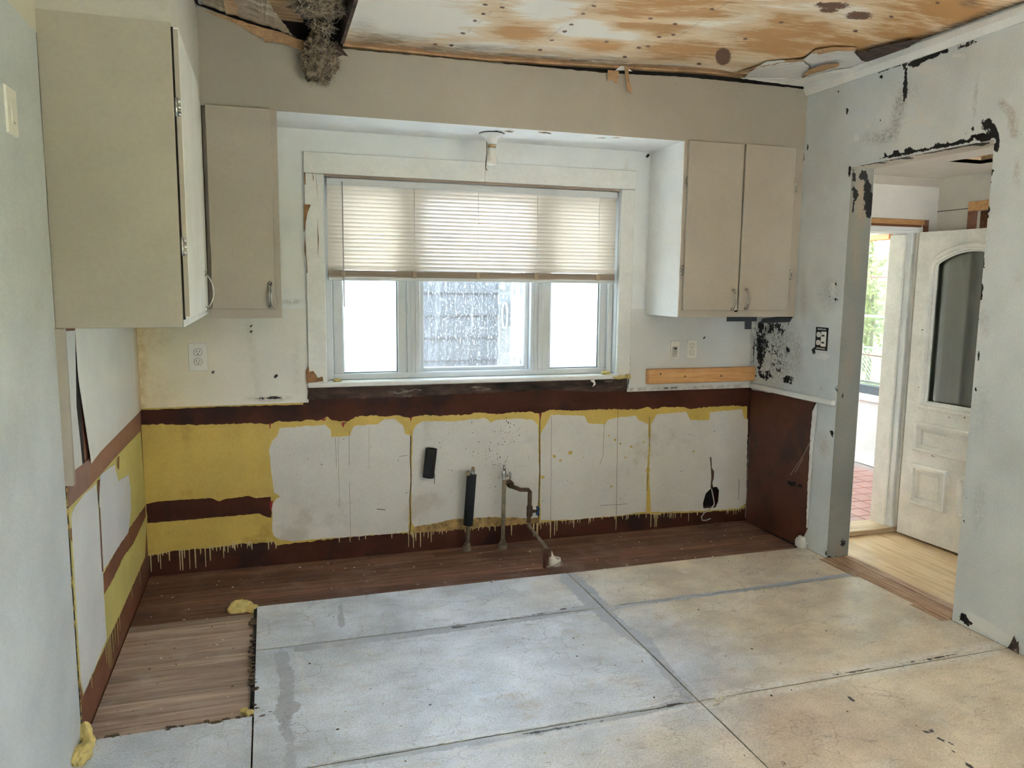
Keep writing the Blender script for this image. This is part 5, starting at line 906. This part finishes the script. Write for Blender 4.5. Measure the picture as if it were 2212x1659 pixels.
paper('dark torn scrap sticking out beside the hanging insulation', [(722, 90), (735, 100), (752, 122), (740, 119), (728, 124), (722, 121), (720, 104)], YS-.012, .01, 'rot')
paper('short brown paper tag hanging under the ceiling edge', [(1313, 151), (1337, 154), (1335, 172), (1332, 181), (1327, 176), (1321, 172), (1316, 175), (1312, 174)], YS-.014, .012)
paper('long thin brown paper strip hanging under the ceiling edge', [(1349, 138), (1357, 138), (1358, 165), (1361, 190), (1363, 205), (1358, 201), (1353, 198), (1351, 170)], YS-.016, .02)
paper('small white peeled corner beside the hanging paper strip', [(1329, 152), (1348, 138), (1366, 154), (1350, 152)], YS-.013, .004, 'trim')
fp_ = thing('peeled_chip', 'white paint chip hanging under the right end of the sill', 'paint chip')
MB().poly([at(u, v, 1, -.055) for u, v in [(1275, 822), (1284, 820), (1287, 830), (1280, 836), (1283, 828)]], (0, .002, 0)).build('chip', 'trim', fp_)
bw = thing('plaster_wad', 'torn pinkish plaster wad at the foot of the brown panel', 'debris')
p = Rw(1736, 1168); MB().blob((W-.02, p.y, .02), .02, .045, .05, .35, 3, 2.4, 33, -.005).build('wad', 'white2', bw)
pt = thing('torn_paper', 'dark curled scrap standing on the floor by the right wall', 'paper'); p = Rw(2196, 1390); MB().poly([Vector((W-.012, p.y+.03, .005)), Vector((W-.02, p.y-.03, .004)), Vector((W-.012, p.y-.02, .03)), Vector((W-.02, p.y+.0, .075)), Vector((W-.01, p.y+.02, .03))], (.002, 0, 0)).build('paper', 'rot', pt)
# crumbs and flakes scattered over the floor
random.seed(5)
m = MB(); m2 = MB()
for i in range(330):
    if i < 130: u, v = random.uniform(330, 1700), 0; p = Vector((random.uniform(.05, W-.1), random.uniform(YE+.03, -.05), ZW))
    elif i < 170: p = Vector((random.uniform(.05, XE-.05), random.uniform(YF, YE), ZW))
    else: p = Vector((random.uniform(XE, W-.05), random.uniform(-2.4, YE-.02), .001))
    s_ = random.uniform(.0015, .005)*(1.4 if i < 60 else 1); a = random.uniform(0, 6.28); d = Vector((math.cos(a), math.sin(a), 0)); e = Vector((-d.y, d.x, 0)); (m if i % 3 else m2).add([p+d*s_*2+Vector((0, 0, .001)), p+e*s_+Vector((0, 0, .003)), p-d*s_*1.6+Vector((0, 0, .001)), p-e*s_+Vector((0, 0, .0005)), p+Vector((0, 0, .0035))], [(0, 1, 4), (1, 2, 4), (2, 3, 4), (3, 0, 4)])
nf = len(m.f); m.add(m2.v, m2.f); fd = tag(m.build('floor_debris', 'chip'), 'pale flakes and dark crumbs scattered over the floor', 'debris', kind='stuff'); fd.data.materials.append(MAT['crumbs'])
for i, f in enumerate(fd.data.polygons): f.material_index = 1 if i >= nf else 0
m = MB()
for i in range(160):
    u, v = random.gauss(1535, 22), random.gauss(1133, 9); p = Fl(u, max(v, 1126), ZW+.002); a = random.uniform(0, 6.28); L_ = random.uniform(.01, .03)
    m.tube([p, p+Vector((math.cos(a)*L_, math.sin(a)*L_, random.uniform(0, .008)))], .0012, 3, False)
tag(m.build('straw_debris', 'crumbs'), 'heap of dry straw-like debris below the cable hole', 'debris', kind='stuff')
# ------------------------------------------------------------------ outside: neighbouring house, garden
nb = thing('neighbour_house', 'grey shingle-sided house close outside the kitchen window', 'house')
YN = 2.0; CH = .187; z = -.4; k_ = 0; xc_ = 2.515
while z < 2.5:
    m = MB(); m.add([(-1.5, YN, z+CH+.02), (xc_, YN, z+CH+.02), (xc_, YN-.018, z), (-1.5, YN-.018, z), (-1.5, YN+.03, z), (xc_, YN+.03, z), (xc_, YN+.03, z+CH+.02), (-1.5, YN+.03, z+CH+.02)], [(0, 1, 2, 3), (3, 2, 5, 4), (1, 6, 5, 2), (4, 5, 6, 7), (0, 3, 4, 7), (0, 7, 6, 1)]); m.build('siding_course', 'siding', nb)
    z += CH; k_ += 1
MB().box(xc_, xc_+.16, YN-.012, YN+.05, -.4, 2.60, .003).build('corner_board', 'sidetrim', nb)
MB().box(xc_+.115, xc_+.135, YN-.045, YN-.012, -.4, 2.60, .003).build('white_conduit', 'vinyl', nb)
MB().box(xc_+.14, xc_+.18, YN-.06, YN+.0, -.4, 2.60, .004).build('downspout', 'wire', nb)
MB().box(xc_+.18, xc_+.30, YN-.07, YN-.03, 1.15, 1.20, .003).build('bracket', 'wire', nb)
o_ = [(xc_+.055+.022*math.cos(a), YN-.03, 1.28+.105*max(-1, min(1, 1.15*math.sin(a)))) for a in np.linspace(0, 2*math.pi, 25)]; MB().tube(o_, .007, 6, False).build('oval_bracket', 'wire', nb)
MB().box(xc_+.02, xc_+.06, YN-.03, YN-.012, 1.50, 1.62, .003).build('meter_clip', 'wire', nb)
MB().box(xc_+.16, 3.7, YN+.05, YN+.2, -.4, 2.60).build('side_wall', 'sidetrim', nb)
MB().box(-1.6, xc_+.2, YN-.14, YN+.4, 2.60, 2.65).build('eave', 'sidetrim', nb)
# ground and garden beyond the porch
struct(MB().box(7.2, 60, -40, 60, -.75, -.65).build('ground_lawn', 'grass'), 'sunny lawn outside')
struct(MB().box(-30, 7.2, -40, 60, -.75, -.652).build('ground_paving', 'concrete'), 'pale paving round the house')  # unseen ground kept pale to bounce light up through the kitchen window
fe_ = thing('chain_fence', 'low chain-link garden fence beyond the porch window', 'fence')
FX = 11.0; m = MB()
for yy in np.arange(0, 12, .085):
    m.tube([(FX, yy, -.55), (FX, yy+1.0, .45)], .004, 3, False); m.tube([(FX, yy+1.0, -.55), (FX, yy, .45)], .004, 3, False)
m.build('wire_mesh', 'wire', fe_, kind='stuff')
MB().tube([(FX, -.5, .47), (FX, 13, .47)], .02, 8).build('top_rail', 'wire', fe_)
for yy in (0, 2.6, 5.2, 7.8, 10.4): MB().tube([(FX, yy, -.66), (FX, yy, .52)], .03, 8).build('post', 'wire', fe_)
bf = thing('bench_rail', 'dark metal rail just outside the porch window', 'railing')
MB().box(6.6, 6.63, .4, 3.6, .56, .585).build('top_bar', 'tape', bf)
for yy in np.arange(.5, 3.6, .13): MB().box(6.607, 6.623, yy, yy+.014, -.66, .56).build('baluster', 'tape', bf)
random.seed(11)
def tree(label, x, y, h, r, n, trunk=.08, name='tree'):
    t = thing(name, label, 'tree'); m = MB(); m.tube([(x, y, -.68), (x+.05, y, h*.4), (x-.05, y+.05, h*.85)], [trunk, trunk*.7, trunk*.25], 8)
    for i in range(16):
        a = random.uniform(0, 6.28); z0 = random.uniform(h*.2, h*.8); L_ = r*random.uniform(.5, 1); m.tube([(x, y, z0), (x+math.cos(a)*L_*.5, y+math.sin(a)*L_*.5, z0+L_*.35), (x+math.cos(a)*L_, y+math.sin(a)*L_, z0+L_*.8)], [trunk*.25, trunk*.15, trunk*.05], 5)
    m.build('trunk', 'bark', t); m = MB()
    for i in range(n):
        d = Vector((random.gauss(0, 1), random.gauss(0, 1), random.gauss(0, 1))).normalized()*random.random()**.4; p = Vector((x+d.x*r, y+d.y*r, h*.55+d.z*h*.5)); a = Vector((random.gauss(0, 1), random.gauss(0, 1), random.gauss(0, 1))).normalized(); b = a.orthogonal().normalized(); s_ = random.uniform(.035, .075)
        m.add([p-a*s_, p+b*s_*.5, p+a*s_, p-b*s_*.5], [(0, 1, 2, 3)])
    m.build('foliage', 'leafm', t, kind='stuff')
tree('leafy yellow-green shrub beyond the fence', 12.6, 8.75, 2.4, 1.2, 2600, .05, 'shrub'); tree('leafy shrub farther along the fence', 15.6, 12.2, 2.8, 1.3, 2200, .05, 'shrub')
tree('sparse bare-branched tree behind the shrubs', 18.0, 15.6, 6.5, 2.4, 1300, .14); tree('tall pale tree in the back of the garden', 23.5, 21.0, 7.5, 3.2, 1800, .18)
hs = thing('garden_shed', 'pale garden outbuilding behind the trees', 'building'); MB().box(32, 36, 25, 34, -.7, 1.9).build('wall', 'sidetrim', hs); MB().hexa([(31.6, 24.6, 1.9), (36.4, 24.6, 1.9), (36.4, 34.4, 1.9), (31.6, 34.4, 1.9), (34, 24.6, 3.2), (34.02, 24.6, 3.2), (34.02, 34.4, 3.2), (34, 34.4, 3.2)]).build('roof', 'siding', hs)
